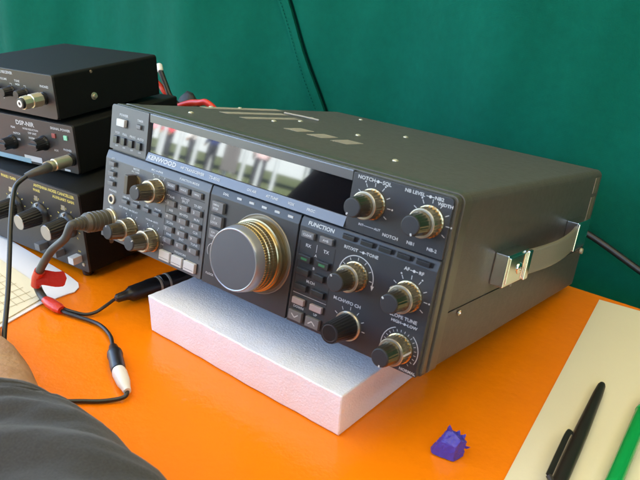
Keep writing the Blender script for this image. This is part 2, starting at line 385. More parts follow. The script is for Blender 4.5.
for z, s in ((64.4, ('1MHz', 'STEP')), (53.4, ('F', 'LOCK')), (42.6, ('CH', 'VFO'))):
    button(141.8, z, 12, 8.2, 3, m_btn, name='function_button'); recess_shade(142.8, z-.2, 14.4, 9.4, YF)
    T(s[0], 140.4, z+1.5, 1.7, YF-3); T(s[1], 140.4, z-1.5, 1.7, YF-3)
wp.ringarc(140, 28, 6.2, 6.6, PI*.5, PI*1.2, YF-.1); T('F.LOCK', 139, 9, 1.6)
T('DIAL', 146, 75.3, 1.8, -1.3)
for k in range(5):
    x = 160+12.5*k; lamps.join(MB().box(x-2.4, x+2.4, -1.6, -.9, 74.5, 76.2, .2).b)
for x, z, s in ((229.2, 67.6, 'CLEAR'), (245, 68.2, 'A=B')):
    button(x, z, 10.8, 4.4, 2.4, m_btn, name='function_button'); recess_shade(x+.7, z-.2, 12.8, 5.4, YF); T(s, x, z, 1.6, YF-2.4)
T('RX', 229.8, 59.8, 2.2); T('TX', 245.4, 59.8, 2.2); T('A', 237.2, 54.6, 1.8); T('B', 237.2, 45.2, 1.8); T('M.CH', 236.4, 34.6, 1.9); T('DOWN', 229.4, 13.4, 1.7); T('UP', 244.6, 13.0, 1.7)
for x in (229.4, 245):
    o = button(x, 50.6, 10.8, 5, 2.6, m_btnd, name='function_button'); recess_shade(x+.7, 50.4, 13, 6, YF)
    q = MB(); q.box(x-2.6, x+2.6, YF-2.75, YF-2.5, 49.6, 51.2); q = mm(q).build('lamp', m_green, o)
for x, z, w in ((229.4, 40.8, 10.8), (243.6, 40.6, 8.6), (229.6, 29.2, 10.8), (244.8, 29.2, 10.8)):
    button(x, z, w, 4.6, 2.6, m_btnd, name='function_button'); recess_shade(x+.7, z-.2, w+2, 5.6, YF)
for x in (229.3, 245.3): button(x, 18.4, 10.4, 4.6, 2.4, m_btnp, name='function_button'); recess_shade(x+.7, 18.2, 12.4, 5.4, YF)
for x, s in ((229, -1), (244.4, 1)):
    button(x, 7.4, 11.8, 7.4, 2.8, m_btn, name='function_button'); recess_shade(x+.6, 7.1, 13.8, 8.4, YF)
    for e in (-1, 1): wp.stroke(x, 7.4+s*1.2, x+e*3, 7.4-s*1.2, .7, YF-2.9)
T('FUNCTION', 237.5, 75.4, 2.7, -1.35)
for x in (262.3, 276.8, 290.8, 304.7, 318.8):
    button(x-.6, 75.2, 9.6, 3.2, 2.6, m_btnd, -1.0, 'filter_button', .4); recess_shade(x, 75, 12, 4.4, -1.7)
# outlines round the keypad and function areas
for x0, z0, x1, z1 in ((81.4, 12, 81.4, 63), (125.6, 16, 125.6, 58), (222.4, 12, 222.4, 62), (252.6, 22, 252.6, 64)): part('panel_line', MB().stroke(x0, z0, x1, z1, .8, YF-.07), m_line, smooth=0)
dark.stroke(81.4, 63.4, 125.6, 63.4, .5, YF-.07); wp.stroke(222.6, 23.6, 252.4, 23.6, .3, YF-.1); wp.stroke(237.2, 57, 237.2, 62.6, .35, YF-.1)
# knob dial markings -------------------------------------------------------
def ticks(cx, cz, r0, r1, angs, y, w=.45):
    for d in angs:
        a = math.radians(90-d); wp.stroke(cx+r0*math.cos(a), cz+r0*math.sin(a), cx+r1*math.cos(a), cz+r1*math.sin(a), w, y-.1)
def dots(cx, cz, r, angs, y, s=.6):
    for d in angs:
        a = math.radians(90-d); wp.ringarc(cx+r*math.cos(a), cz+r*math.sin(a), 0.01, s, 0, 2*PI, y-.1, 8)
def double(s1, s2, x, z, h, y, up=None):      # LEFT -o- RIGHT legend
    wl = len(s1)*h*.90; wr_ = len(s2)*h*.90; tot = wl+wr_+7*h/2.2
    x0 = x-tot/2
    T(s1, x0+wl/2, z, h, y); xm = x0+wl+3.5*h/2.2
    wp.stroke(xm-3*h/2.2, z, xm+3*h/2.2, z, .4, y-.1); wp.ringarc(xm, z, .01, .45*h, 0, 2*PI, y-.12, 14)
    T(s2, x0+wl+7*h/2.2+wr_/2, z, h, y)
A11 = [-150+30*k for k in range(11)]
for cx, cz, y in ((273.2, 101, YU), (315, 101, YU), (312.2, 51.2, YF), (70, 59.2, YF), (39.2, 17.4, YF), (67.8, 16, YF)):
    ticks(cx, cz, 11.4, 14.0 if cx > 200 else 13, [-60, -30, 0, 30, 60, 90, 120], y); dots(cx, cz, 15.2 if cx > 200 else 14.2, (-30, 90) if cx == 315 else (-30, 30, 90), y)
double('NOTCH', 'SQL', 272.6, 116.2, 2.3, YU); double('NB LEVEL', 'NB2', 308, 116.0, 2.1, YU); T('WIDTH', 323.6, 113.2, 1.9, YU)
T('INT', 267.4, 85.6, 1.5, YU); wp.stroke(269.4, 85.6, 277.4, 85.6, .3, YU-.1); T('AUT', 280.2, 85.6, 1.5, YU)
T('NOTCH', 290.4, 83.8, 2.0, YU); T('NB1', 305.6, 84, 2.0, YU); T('NB-2', 320.6, 84, 2.0, YU)
double('RIT/XIT', 'TONE', 271.6, 68.4, 2.1, YF)
wp.ringarc(271.6, 51.2, 13.6, 14.2, -.2, PI+.2, YF-.1); ticks(271.6, 51.2, 11, 13, [-60, -30, 0, 30, 60, 90], YF)
for sgn in (-1, 1):
    x = 271.6+sgn*13.9; wp.b.faces.new([wp.b.verts.new((x+a, YF-.1, 47.2+c)) for a, c in ((-1.3, 1.6), (0, -1.8), (1.3, 1.6))])
double('AF', 'RF', 313, 68.2, 2.1, YF)
T('M.CH/VFO CH', 268.6, 31.4, 2.2); ticks(272.4, 15.5, 11.4, 13.8, [-60, -30, 0, 30, 60, 90], YF)
T('SLOPE TUNE', 312, 36.0, 2.2); double('HIGH', 'LOW', 313, 32.4, 1.9, YF)
ticks(313.2, 15.5, 11, 12.6, list(range(-130, 140, 14)), YF, .35)
wp.ringarc(313.2, 15.5, 13.6, 14.1, PI*.62, PI*1.05, YF-.1); wp.ringarc(313.2, 15.5, 13.6, 14.1, -PI*.16, PI*.3, YF-.1)
T('NORMAL', 322, 2.6, 1.8)
double('MIC', 'PWR', 66, 74.8, 1.6, -1.4); T('METER', 41, 70.4, 1.7); T('ALC  COMP', 40, 68, 1.2)
double('KEY SPEED', 'DELAY', 34, 33.6, 1.6, YF); double('VOX', 'ANTI', 66, 32, 1.6, YF)
T('FUNCTION MODE', 105, 75.2, 1.7, -1.35)
wp.text('KENWOOD', 69.5, 84.1, 3.6, -.55, stretch=1.25, bold=.05, tilt=.343)
wp.text('HF TRANSCEIVER', 106, 84.0, 2.2, -.55, tilt=.343, stretch=1.1); wp.text('TS-850S', 131, 84.0, 2.2, -.55, tilt=.343, stretch=1.1)
for x, s in ((170, 'ON AIR'), (190, 'AT TUNE'), (208, 'VOX'), (226, 'PROC')): wp.text(s, x, 84, 1.9, -.55, tilt=.343)
part('panel_lettering', wp, m_print, smooth=0); part('button_shade_and_lines', dark, m_line, smooth=0); part('indicator_lamps', lamps, m_print, smooth=0)
# knobs ---------------------------------------------------------------------
def dual_knob(x, z, y, rot=0):
    o = part('control_knob', MB().lathe((x, y, z), (0, -1, 0), [(0, 10.2), (1.2, 10.2), (1.5, 9.6), (10, 9.4), (10.6, 9.2)], 96, (2, 3, 24, .05)), m_knob, smooth=50)
    q = MB().lathe((x, y, z), (0, -1, 0), [(10.5, 9.2), (11.1, 8.9), (11.3, 8.3), (11.0, 7.4)], 48); mm(q).build('ring', m_pale, o)
    q = MB().lathe((x, y, z), (0, -1, 0), [(11.2, 7.5), (12, 7.3), (22.4, 6.5), (23, 6.2)], 80, (1, 2, 20, .05)); k = mm(q).build('inner_knob', m_knobd, o, 50)
    q = MB().lathe((x, y, z), (0, -1, 0), [(22.8, 6.15), (23.9, 5.9), (24.3, 5.3)], 40); mm(q).build('cap', m_cap, o)
    q = MB(); a = math.radians(90+rot); q.b.clear()
    q.box(-.5, .5, -24.35, -23.2, 4.4, 6.0); q.b.transform(Matrix.Translation((x, y, z))@Matrix.Rotation(math.radians(rot), 4, 'Y')); mm(q).build('index_mark', m_print, o, 0)
    q = MB(); q.box(-.55, .55, -10.8, -1.5, 9.2, 9.75); q.b.transform(Matrix.Translation((x, y, z))@Matrix.Rotation(math.radians(rot*.6-20), 4, 'Y')); mm(q).build('index_mark', m_print, o, 0)
for x, z, y, r in ((273.2, 101, YU, -150), (315, 101, YU, -200), (271.6, 51.2, YF, -40), (312.2, 51.2, YF, -60), (313.2, 15.5, YF, 170), (70, 59.2, YF, 30), (39.2, 17.4, YF, -20), (67.8, 16, YF, 50)):
    dual_knob(x, z, y, r)
o = part('control_knob', MB().lathe((272.4, YF, 15.5), (0, -1, 0), [(0, 10.4), (1.2, 10.4), (1.8, 9.8)], 48), m_pale)
q = MB().lathe((272.4, YF, 15.5), (0, -1, 0), [(1.6, 9.2), (3, 9.0), (20.5, 7.4), (21.4, 7.0)], 96, (1, 2, 24, .05)); mm(q).build('inner_knob', m_black, o, 50)
q = MB().lathe((272.4, YF, 15.5), (0, -1, 0), [(21.2, 6.9), (21.5, 5.6), (21.2, 5.2)], 48); mm(q).build('cap', m_cap, o)
# flat lever knob of the meter switch
p = MB(); p.lathe((41.4, YF, 58), (0, -1, 0), [(0, 7.6), (1.5, 7.4)], 40); o = part('meter_switch', p, m_knob)
p = MB(); p.box(38.9, 43.6, YF-10.5, YF-1, 50, 66.4, .7); mm(p).build('lever', m_lever, o)
# tuning dial
cx, cz = 187.4, 40.6
p = MB().lathe((cx, YF, cz), (0, -1, 0), [(0, 30), (.7, 30), (1.1, 29.6), (1.1, 29.0), (.5, 28.6)], 96); part('dial_ring', p, m_dialbase)
pr = [(0.4, 27.2), (7.0, 27.0), (7.4, 26.0), (8.2, 25.7), (9.4, 25.9), (10.0, 25.2), (10.8, 25.2)]
d = 11.0
o = part('tuning_dial', MB().lathe((cx, YF, cz), (0, -1, 0), pr, 128), m_dial, smooth=30)
q = MB()
for k in range(3):
    d0 = 10.8+k*3.6
    q.lathe((cx, YF, cz), (0, -1, 0), [(d0, 24.2), (d0+.5, 25.6-.35*k), (d0+2.7, 25.4-.35*k), (d0+3.2, 24.1)], 240, (1, 2, 80, .022), cap=False)
    q.lathe((cx, YF, cz), (0, -1, 0), [(d0+3.0, 24.0), (d0+3.7, 24.0)], 96, cap=False)
mm(q).build('grip_ring', m_dial, o, 30)
q = MB().lathe((cx, YF, cz), (0, -1, 0), [(21.4, 24.2), (22.2, 24.3), (26.0, 23.7), (28.4, 23.0), (28.9, 22.6), (29.0, 22.1), (28.8, 21.7), (28.7, 21.4)], 128); mm(q).build('rim', m_dialrim, o, 30)
q = MB().lathe((cx, YF, cz), (0, -1, 0), [(28.3, 21.55), (28.78, 21.5), (28.78, 21.1), (28.78, 12), (28.78, .5)], 96); mm(q).build('face', m_dialface, o, 30)
# sockets
p = MB().lathe((11.4, YF, 37.2), (0, -1, 0), [(0, 4.6), (1.2, 4.5), (1.6, 4.0), (1.5, 2.6), (-2, 2.5)], 32); o = part('phones_socket', p, m_pale)
q = MB().lathe((11.4, YF, 37.2), (0, -1, 0), [(-1, 2.7), (.9, 2.55)], 24); mm(q).build('socket_hole', m_groove, o)
p = MB().lathe((11.5, YF, 18.9), (0, -1, 0), [(0, 9.6), (2, 9.6), (2.6, 9), (6, 8.8), (6.4, 8)], 40); part('microphone_socket', p, m_gold)
# top vents, screws, feet
for x0, x1, y0, y1 in ((5, 16, 96, 210), (33, 44, 95, 186), (60, 70, 94, 174), (114.5, 131, 93.5, 117.5), (141.5, 158, 92, 117.5), (167, 184.5, 92, 118)):
    p = MB(); n = int((x1-x0)/2.2)
    for k in range(n): xx = x0+(k+.5)*(x1-x0)/n; p.box(xx-.75, xx+.75, y0, y1, H-.4, H+.28, .15, 1)
    part('vent_grille', p, m_vent)
for x, y in ((0.8+6, 110), (8, 150), (80.4, 120.4), (79.1, 162), (45, 48.8), (149.2, 161), (243.2, 72.6), (161, 230), (60, 205), (62, 296)):
    part('cover_screw', MB().lathe((x, y, H-.3), (0, 0, 1), [(0, 2.6), (.9, 2.5), (1.5, 1.7), (1.55, 1.0), (1.1, .9)], 20), m_goldpale)
p = MB(); p.tube([(35, 189, H+1.2), (56, 192, H+1.4), (77, 195, H+1.2)], 1.0, 8, 4); part('top_rod', p, m_vent)
for x, y in ((66, 66), (250, 66)): part('front_foot', MB().lathe((x, y, .5), (0, -math.sin(.1517), -math.cos(.1517)), [(0, 9), (16.6, 8), (17.1, 7)], 32), m_black)
for x in (30, 300): part('rear_foot', MB().lathe((x, 310, .5), (0, -.15, -.988), [(0, 7), (12.4, 6.5), (12.9, 5.5)], 24), m_black)
p = MB().lathe((W+.2, 41.3, 36.6), (1, 0, 0), [(0, 2.1), (.7, 2.0), (.9, 1.0), (.5, .8)], 18); part('side_screw', p, m_chrome)
p = MB().lathe((W+.1, 321, 38.6), (1, 0, 0), [(0, 3), (2.4, 2.8), (2.8, 1.2)], 18); part('side_screw', p, m_goldpale)
p = MB().lathe((W+.1, 133, 39.0), (1, 0, 0), [(0, 1.8), (.6, 1.6), (.8, .8)], 18); part('side_screw', p, m_vent)
# carrying handle
hd = mm(MB().tube([(337.5, 110, 61.5), (341.5, 135, 62), (345.5, 175, 63.5), (344, 215, 65), (337.4, 258, 65.5)], 10, 16, 8, flat=.19)).build('carry_handle', m_strap, radio)
hd.data.transform(Matrix.Identity(4))
p = MB(); p.box(330, 340.4, 85, 126, 48.5, 73, 1.0); p.box(340.2, 341.4, 87.5, 123, 51, 71, .5); b_ = mm(p).build('handle_bracket', m_chrome, hd)
p = MB(); p.lathe((341.3, 108, 60.5), (1, 0, 0), [(0, 4.6), (.8, 4.4), (1.6, 3.0), (1.5, 1.2), (1.0, .9)], 24); p.box(340.8, 343.2, 119.5, 127.5, 49.2, 72.4, .9); mm(p).build('handle_screw', m_chrome, hd)
p = MB(); p.box(330, 340.6, 246, 285, 52, 78.6, .8); mm(p).build('handle_bracket', m_chrome, hd)
p = MB(); p.box(340.4, 342.4, 244.5, 250, 52.5, 78, .7); mm(p).build('handle_bracket', m_chrome, hd)

# ------------------------------------------------------------------ foam block
foam = MB()
bm = bmesh.new(); L_, M_, T_ = .2061, .125, .0329
nx, ny, nz = 42, 26, 7
bmesh.ops.create_grid(bm, x_segments=1, y_segments=1, size=.5)
bm.clear()
def fgrid(o_, u, v_, nu, nv):
    g = [[bm.verts.new(o_+u*(i/nu)+v_*(j/nv)) for j in range(nv+1)] for i in range(nu+1)]
    for i in range(nu):
        for j in range(nv): bm.faces.new((g[i][j], g[i+1][j], g[i+1][j+1], g[i][j+1]))
fgrid(V(0, 0, T_), V(L_, 0, 0), V(0, M_, 0), nx, ny); fgrid(V(0, 0, 0), V(0, M_, 0), V(L_, 0, 0), ny, nx)
fgrid(V(0, 0, 0), V(L_, 0, 0), V(0, 0, T_), nx, nz); fgrid(V(0, M_, 0), V(0, 0, T_), V(L_, 0, 0), nz, nx)
fgrid(V(0, 0, 0), V(0, 0, T_), V(0, M_, 0), nz, ny); fgrid(V(L_, 0, 0), V(0, M_, 0), V(0, 0, T_), ny, nz)
bmesh.ops.remove_doubles(bm, verts=bm.verts[:], dist=1e-5); bmesh.ops.recalc_face_normals(bm, faces=bm.faces[:])
for v_ in bm.verts:
    r_ = random.Random(hash((round(v_.co.x, 4), round(v_.co.y, 4), round(v_.co.z, 4))))
    k = .0002
    if v_.co.z > .001: v_.co += V(r_.uniform(-k, k), r_.uniform(-k, k), r_.uniform(-k, k))
    e = (v_.co.x/L_-.5)
    v_.co.y += .0004*math.sin(v_.co.x*40)+.0002*math.sin(v_.co.x*190+1)
    if v_.co.x < .004: v_.co.x += (.0032*(1-v_.co.z/T_))
foam.join(bm)
fo = foam.build('foam_block', m_foam, None, 60, (.0783, -.3449, .0005)); fo.rotation_euler.z = -.0164
bv = fo.modifiers.new('soft', 'BEVEL'); bv.width = .0009; bv.segments = 2; bv.limit_method = 'ANGLE'
tag(fo, 'thick white packing foam block under the front of the big radio', 'foam block')

# ------------------------------------------------------------------ the stack of three small boxes
def Rst(yaw): return Matrix.Rotation(.06, 4, 'X')@Matrix.Rotation(-.022378, 4, 'Y')@Matrix.Rotation(yaw, 4, 'Z')
def stackbox(name, label, P0, yaw, w, h, d, mface, r=2.0, facer=2.5):
    t = thing(name, label, 'equipment box', P0); t.rotation_euler = Rst(yaw).to_euler()
    q = MB(); q.prism(rrect(-w, 0, 0, h, [1, 1, r, r]), 2.2, d, .4); part('case', q, m_blackbox, t)
    q = MB(); q.prism(rrect(-w+.3, -.3, .3, h-.3, facer), 0, 2.6, .5); part('faceplate', q, mface, t)
    return t
# bottom box
bt = stackbox('noise_canceller', 'largest black box with three big knobs and yellow lettering, lowest in the stack of three', (-.0346, -.3253, .008), .05504, 205, 81.6, 175, m_blackface)
yp = MB(); wq = MB()
yp.text('PHASE / GAIN', -112, 76.2, 2.9, -.1, bold=.06); yp.text('ANTENNA NOISE CANCELLER', -38, 77.0, 2.9, -.1, bold=.06, stretch=1.1); yp.text('AUXILIARY GAIN', -24, 71.6, 2.7, -.1, bold=.06, stretch=1.1); yp.text('PHASE', -66, 71.8, 2.6, -.1, bold=.06)
for cx_ in (-22, -65, -108):
    for k in range(11):
        a = math.radians(90-(-135+27*k)); yp.stroke(cx_+15.2*math.cos(a), 46.5+15.2*math.sin(a), cx_+17.4*math.cos(a), 46.5+17.4*math.sin(a), .9, -.1)
    q = MB().lathe((cx_, 0, 46.5), (0, -1, 0), [(0, 13), (2.5, 12.8), (4.5, 10.4), (5, 9.4), (23.6, 8.3), (24.6, 7.8)], 96, (3, 4, 20, .07)); k_ = part('knob', q, m_black, bt, 50)
    q = MB().lathe((cx_, 0, 46.5), (0, -1, 0), [(24.4, 7.6), (25.1, 7.3), (25.2, .4)], 40); part('knob_cap', q, m_satin, k_)
    q = MB(); q.box(cx_-.9, cx_+.9, -5.1, -2, 56.4, 59.6); part('index_mark', q, m_print, k_, 0)
    wq.quad(cx_-7, cx_-1.5, 60.2, 65.4, -.12)
for x, m_ in ((-67, m_btn), (-40, m_btn), (-13, m_btnw)):
    q = MB(); q.box(x-4.2, x+4.2, -10, 1, 10, 17.4, .7); part('push_button', q, m_, bt); yp.text('ON', x+2, 21, 1.8, -.1)
part('panel_lettering', yp, m_printy, bt, 0); part('panel_marks', wq, m_pale, bt, 0)
for x, y, z in ((-14, 8, 0), (-190, 8, 0), (-14, 165, 0), (-190, 165, 0)):
    part('rubber_foot', MB().lathe((x, y, 1), (0, 0, -1), [(0, 6), (8 if y < 50 else 18, 5)], 20), m_black, bt)
for y, z in ((30, 24), (118, 24)): part('side_screw', MB().lathe((-.2, y, z), (1, 0, 0), [(0, 2.6), (.8, 2.4), (1.2, 1)], 18), m_rear, bt)
part('corner_screw', MB().lathe((-7, -.2, 8), (0, -1, 0), [(0, 2.0), (.7, 1.8), (.8, .5)], 16), m_pale, bt)
# middle box
mt = stackbox('audio_filter', 'black box with red and green square lamps and white lettering, middle of the stack', (-.0734, -.3028, .0942), .14921, 165, 48.8, 150, m_blackface)
wq = MB(); wq.text('DSP-NIR', -69, 42.0, 4.4, -.1, stretch=1.15); wq.text('NOISE REDUCTION', -62, 36.8, 1.8, -.1); wq.text('DSP UNIT', -60, 33, 2.0, -.1)
wq.text('SIGNAL POWER', -18, 43.0, 2.4, -.1, stretch=1.1)
for x, z, s in ((-88, 36, 'PEAK'), (-84, 30, 'NOTCH'), (-82, 24, 'NIR'), (-62, 28, 'NORM'), (-57, 23.8, 'DSP'), (-47, 27.5, 'BYP'), (-12, 23.2, 'PHONES'), (-28, 20.6, 'AUX'), (-40, 21, 'IN')): wq.text(s, x, z, 2.0, -.1)
wq.quad(-78, -52, 3.0, 8.8, -.12); wq.quad(-20, -12, 1.2, 3.2, -.12)
part('panel_lettering', wq, m_print, mt, 0)
q = MB(); q.box(-122, -69, -.25, .2, .6, 5.6); part('blue_strip', q, mat('blue_label', (.22, .36, .44), .4), mt, 0)
for x, m_ in ((-28, mat('red_lamp', (.30, .07, .06), .3)), (-11.4, mat('green_lamp_lit', (.25, .62, .42), .3))):
    q = MB(); q.box(x-2.4, x+2.4, -1.2, 1, 33.4, 38, .3); part('lamp', q, m_, mt)
for x, z in ((-44, 26), (-92, 20)):
    q = MB().lathe((x, 0, z), (0, -1, 0), [(0, 7.6), (2, 7.4), (3, 6.4), (12.5, 5.8), (13, 5.2)], 72, (2, 3, 18, .07)); k_ = part('knob', q, m_black, mt, 50)
    q = MB(); q.box(x-6, x+6, -15, -12, z-1.8, z+1.8, .5); part('pointer', q, m_black, k_)
part('phones_socket', MB().lathe((-8, 0, 14.5), (0, -1, 0), [(0, 6.4), (1.6, 6.2), (2, 5)], 28), m_black, mt)
# top box
tt = stackbox('small_receiver', 'smallest black box with a gold plug in its face, on top of the stack', (-.0887, -.3107, .1464), .11962, 150, 42.6, 137, m_blackface, 3.0, 3)
wq = MB(); wq.text('TONE RECEIVER', -72, 38.6, 2.6, -.1); wq.text('PHONES', -13.4, 30.6, 2.2, -.1); wq.text('TONE', -53, 31.8, 2.0, -.1); wq.text('VOLUME', -74, 31.8, 2.0, -.1); wq.text('WIDE', -53, 28.4, 1.8, -.1)
wq.text('0', -57, 12.6, 2.0, -.1); wq.text('0', -78, 12.6, 2.0, -.1)
for x in (-44, -65): wq.stroke(x, 28.4, x+3, 28.4, .4, -.1); wq.stroke(x+3, 28.4, x+3, 20, .4, -.1)
part('panel_lettering', wq, m_print, tt, 0)
for x in (-43, -64, -86):
    q = MB().lathe((x, 0, 21), (0, -1, 0), [(0, 5.6), (1.4, 5.4), (2, 4.8), (10.5, 4.4), (11, 3.8)], 60, (2, 3, 15, .08)); part('knob', q, m_black, tt, 50)
part('phones_socket', MB().lathe((-16, 0, 19.5), (0, -1, 0), [(0, 6.2), (1.8, 6.0), (2.4, 4.6)], 28), m_black, tt)
q = MB().lathe((-.2, 46, 15), (1, 0, 0), [(0, 3.8), (.8, 3.6), (1.2, 2.2), (3, 2.0), (3.2, 1.2)], 20); part('brass_terminal', q, m_gold, tt)
part('side_screw', MB().lathe((-.2, 46, 39), (1, 0, 0), [(0, 1.6), (.6, 1.4), (.8, .4)], 14), m_rear, tt)
# gold plug in the top box
gp = thing('audio_plug', 'gold barrel adapter plugged into the face of the topmost black box', 'plug', Vector((-.0887, -.3107, .1464)))
gp.rotation_euler = Rst(.11962).to_euler()
part('plug_body', MB().lathe((-16, 0, 19.5), (0, -1, 0), [(2.2, 3.2), (4, 4.0), (4.4, 6.6), (15, 6.6), (15.6, 5.8), (17, 5.8), (17.6, 6.4), (24, 6.1)], 10), m_gold, gp, 30)
part('plug_end', MB().lathe((-16, 0, 19.5), (0, -1, 0), [(23.6, 5.4), (26.4, 5.0), (26.8, 4.3)], 28), m_black, gp)
part('plug_tip', MB().lathe((-16, 0, 19.5), (0, -1, 0), [(26.5, 3.6), (27.2, 3.3), (27.2, 1.7), (26.0, 1.5)], 24, cap=False), m_white, gp)

# ------------------------------------------------------------------ cables
c2 = thing('headphone_lead', 'thin black cable with gold plug hanging from the middle black box down to the hand', 'cable', (-.0734, -.3028, .0942))
R2 = Rst(.14921); P2 = Vector((-.0734, -.3028, .0942))
w2 = lambda x, y, z: P2+R2.to_3x3()@(V(x, y, z)*S)
c2.location = (0, 0, 0)
def axisp(mb, a, b_, prof, n=28, fl=None):
    a = Vector(a); b_ = Vector(b_); mb.lathe(a, b_-a, prof, n, fl); return mb
pa, pb = w2(-8, 0, 14.5), w2(-7.4, -30, 15.7)
axisp(MB(), pa, pb, [(.0015, .0035), (.004, .0038), (.0045, .0058), (.022, .0058), (.0228, .0050), (.0255, .0050), (.026, .0056), (.031, .005)], 28).build('plug', m_gold, c2)
MB().tube([pb, (-.0672, -.3400, .1100), (-.0668, -.352, .1090), (-.0700, -.3600, .1060)], .0042, 14, 5, rads=[(0, .0048), (.5, .0042), (1, .0026)]).build('strain_relief', m_cable, c2)
cab2 = [(-.0690, -.3585, .1066), (-.0675, -.3705, .1008), (-.0555, -.3815, .0945), (-.0392, -.395, .0768), (-.0216, -.408, .0583), (-.0035, -.422, .0369), (.0167, -.438, .0187), (.0310, -.450, .0060), (.034, -.462, .003)]
MB().tube(cab2, .0021, 12, 8).build('cord', m_cableb, c2)

mc = thing('microphone_cable', 'grey microphone cable with two red tape wraps, splitting into two thin black leads', 'cable')
Ro = Vector((0, -.33016, .060357)); RR = Matrix.Rotation(-.151747, 3, 'X')
wl = lambda x, y, z: Ro+RR@(V(x, y, z)*S)
a0, a1 = wl(11.5, -7, 18.9), wl(12.2, -30, 18.3)
prof = [(0, .0086), (.001, .0090)]
for k in range(4): prof += [(.002+k*.0042, .0090), (.0042+k*.0042, .0090), (.0047+k*.0042, .0082), (.0057+k*.0042, .0082)]
prof += [(.020, .0088), (.0225, .0075), (.0235, .0062)]
axisp(MB(), a0, a1, prof, 32).build('plug', m_plug, mc)
pr2 = []
for k in range(5): pr2 += [(.0225+k*.0028, .0064-k*.0006), (.0243+k*.0028, .0064-k*.0006), (.0245+k*.0028, .0050-k*.0004), (.0252+k*.0028, .0050-k*.0004)]
axisp(MB(), a0, a1, pr2, 24).build('strain_relief', m_plug, mc)
a2 = a0+(a1-a0).normalized()*.036
main = [a0+(a1-a0).normalized()*.030, a2, (.0090, -.3740, .0730), (-.0030, -.3800, .0600), (-.0150, -.3835, .0430), (-.0290, -.3830, .0240), (-.0320, -.3805, .0120), (-.0240, -.3808, .0060), (-.0122, -.3819, .0055), (-.0020, -.3812, .0050)]
MB().tube(main, .0036, 14, 8).build('cord', m_cable, mc)
th1 = [(-.0060, -.3812, .0045), (.0086, -.3800, .0036), (.0230, -.3760, .0030), (.0454, -.3718, .0030), (.0691, -.3778, .0045), (.0870, -.3880, .0060)]
MB().tube(th1, .0017, 10, 8).build('thin_cord', m_cableb, mc)
th2 = [(-.0060, -.3800, .0048), (.0090, -.3765, .0042), (.0216, -.3700, .0028), (.0265, -.3620, .0036), (.0274, -.3537, .0060), (.0266, -.3420, .0088)]
MB().tube(th2, .0015, 10, 8).build('thin_cord', m_cableb, mc)
# tape: a wrap with a folded flag, and a second wrap at the split
MB().tube([(-.0205, -.3836, .0355), (-.0270, -.3832, .0268), (-.0314, -.3825, .0175)], .0046, 14, 1).build('tape', m_red, mc)
fl = MB(); bm = bmesh.new()
A = V(-.0235, -.3862, .0285); U = V(.0220, .0165, .0010); Wd = V(.0024, -.0023, -.0078)
g = [[bm.verts.new(A+U*(i/8)+Wd*j+V(0, 0, .0008*math.sin(i*.9))) for j in (-.8, 0, .8)] for i in range(9)]
for v_, s_ in ((g[8][0], .75), (g[8][2], .75)): v_.co = A+U*.93+Wd*(.8*(1 if v_ is g[8][2] else -1))*.8
for i in range(8):
    for j in range(2): bm.faces.new((g[i][j], g[i+1][j], g[i+1][j+1], g[i][j+1]))
bmesh.ops.solidify(bm, geom=bm.faces[:], thickness=.0012)
fl.join(bm).build('tape_flag', m_red, mc)
MB().tube([(-.0205, -.3812, .0060), (-.0090, -.3815, .0056), (.0040, -.3808, .0046)], .0046, 14, 5, rads=[(0, .0040), (.3, .0052), (.8, .0052), (1, .0042)], flat=.85).build('tape', m_red, mc)
# barrel connector at the far end of one lead
bs_, be_ = V(.0262, -.3405, .0088), V(.0400, -.2350, .0100)
axisp(MB(), bs_, be_, [(0, .0022), (.002, .0040), (.010, .0046), (.013, .0054), (.016, .0074), (.030, .0078), (.034, .0084), (.0415, .0084), (.042, .0078), (.046, .0080), (.0465, .0088), (.050, .0088), (.052, .0082), (.056, .0088), (.062, .0084), (.105, .0078)], 28).build('barrel_connector', m_black, mc)
axisp(MB(), bs_, be_, [(.0432, .0081), (.0438, .0084), (.0452, .0084), (.0456, .0081)], 28).build('barrel_band', m_vent, mc)
axisp(MB(), bs_, be_, [(.0528, .0085), (.0532, .0089), (.0548, .0089), (.0552, .0086)], 28).build('barrel_band', m_vent, mc)
js, je = V(.0855, -.3868, .0062), V(.1180, -.4055, .0064)
axisp(MB(), js, je, [(0, .0022), (.003, .0036), (.010, .0046), (.0115, .0058), (.016, .0062), (.018, .0056), (.034, .0058), (.0375, .0052)], 26).build('inline_socket', m_black, mc)
hl = thing('headset_lead', 'thin black cord with white plug, running from the black inline socket under the sleeve', 'cable')
ws = je+(je-js).normalized()*.0005
axisp(MB(), ws, ws+(V(.1423, -.4163, .0056)-ws), [(0, .0050), (.004, .0056), (.016, .0050), (.022, .0036), (.0275, .0028)], 26).build('plug', m_white, hl)
MB().tube([(.1405, -.4155, .0056), (.1445, -.4180, .0044), (.1440, -.4230, .0030), (.1355, -.4340, .0022), (.1245, -.4440, .0022), (.110, -.458, .0022)], .0016, 10, 8).build('cord', m_cableb, hl)
rc = MB().tube([(.270, .030, .068), (.3193, .052, .0480), (.3772, .058, .0219), (.430, .062, -.002), (.50, .066, -.06)], .0036, 12, 8).build('power_cable', m_cableb)
tag(rc, 'thick black cable leaving the rear of the big radio towards the right', 'cable')
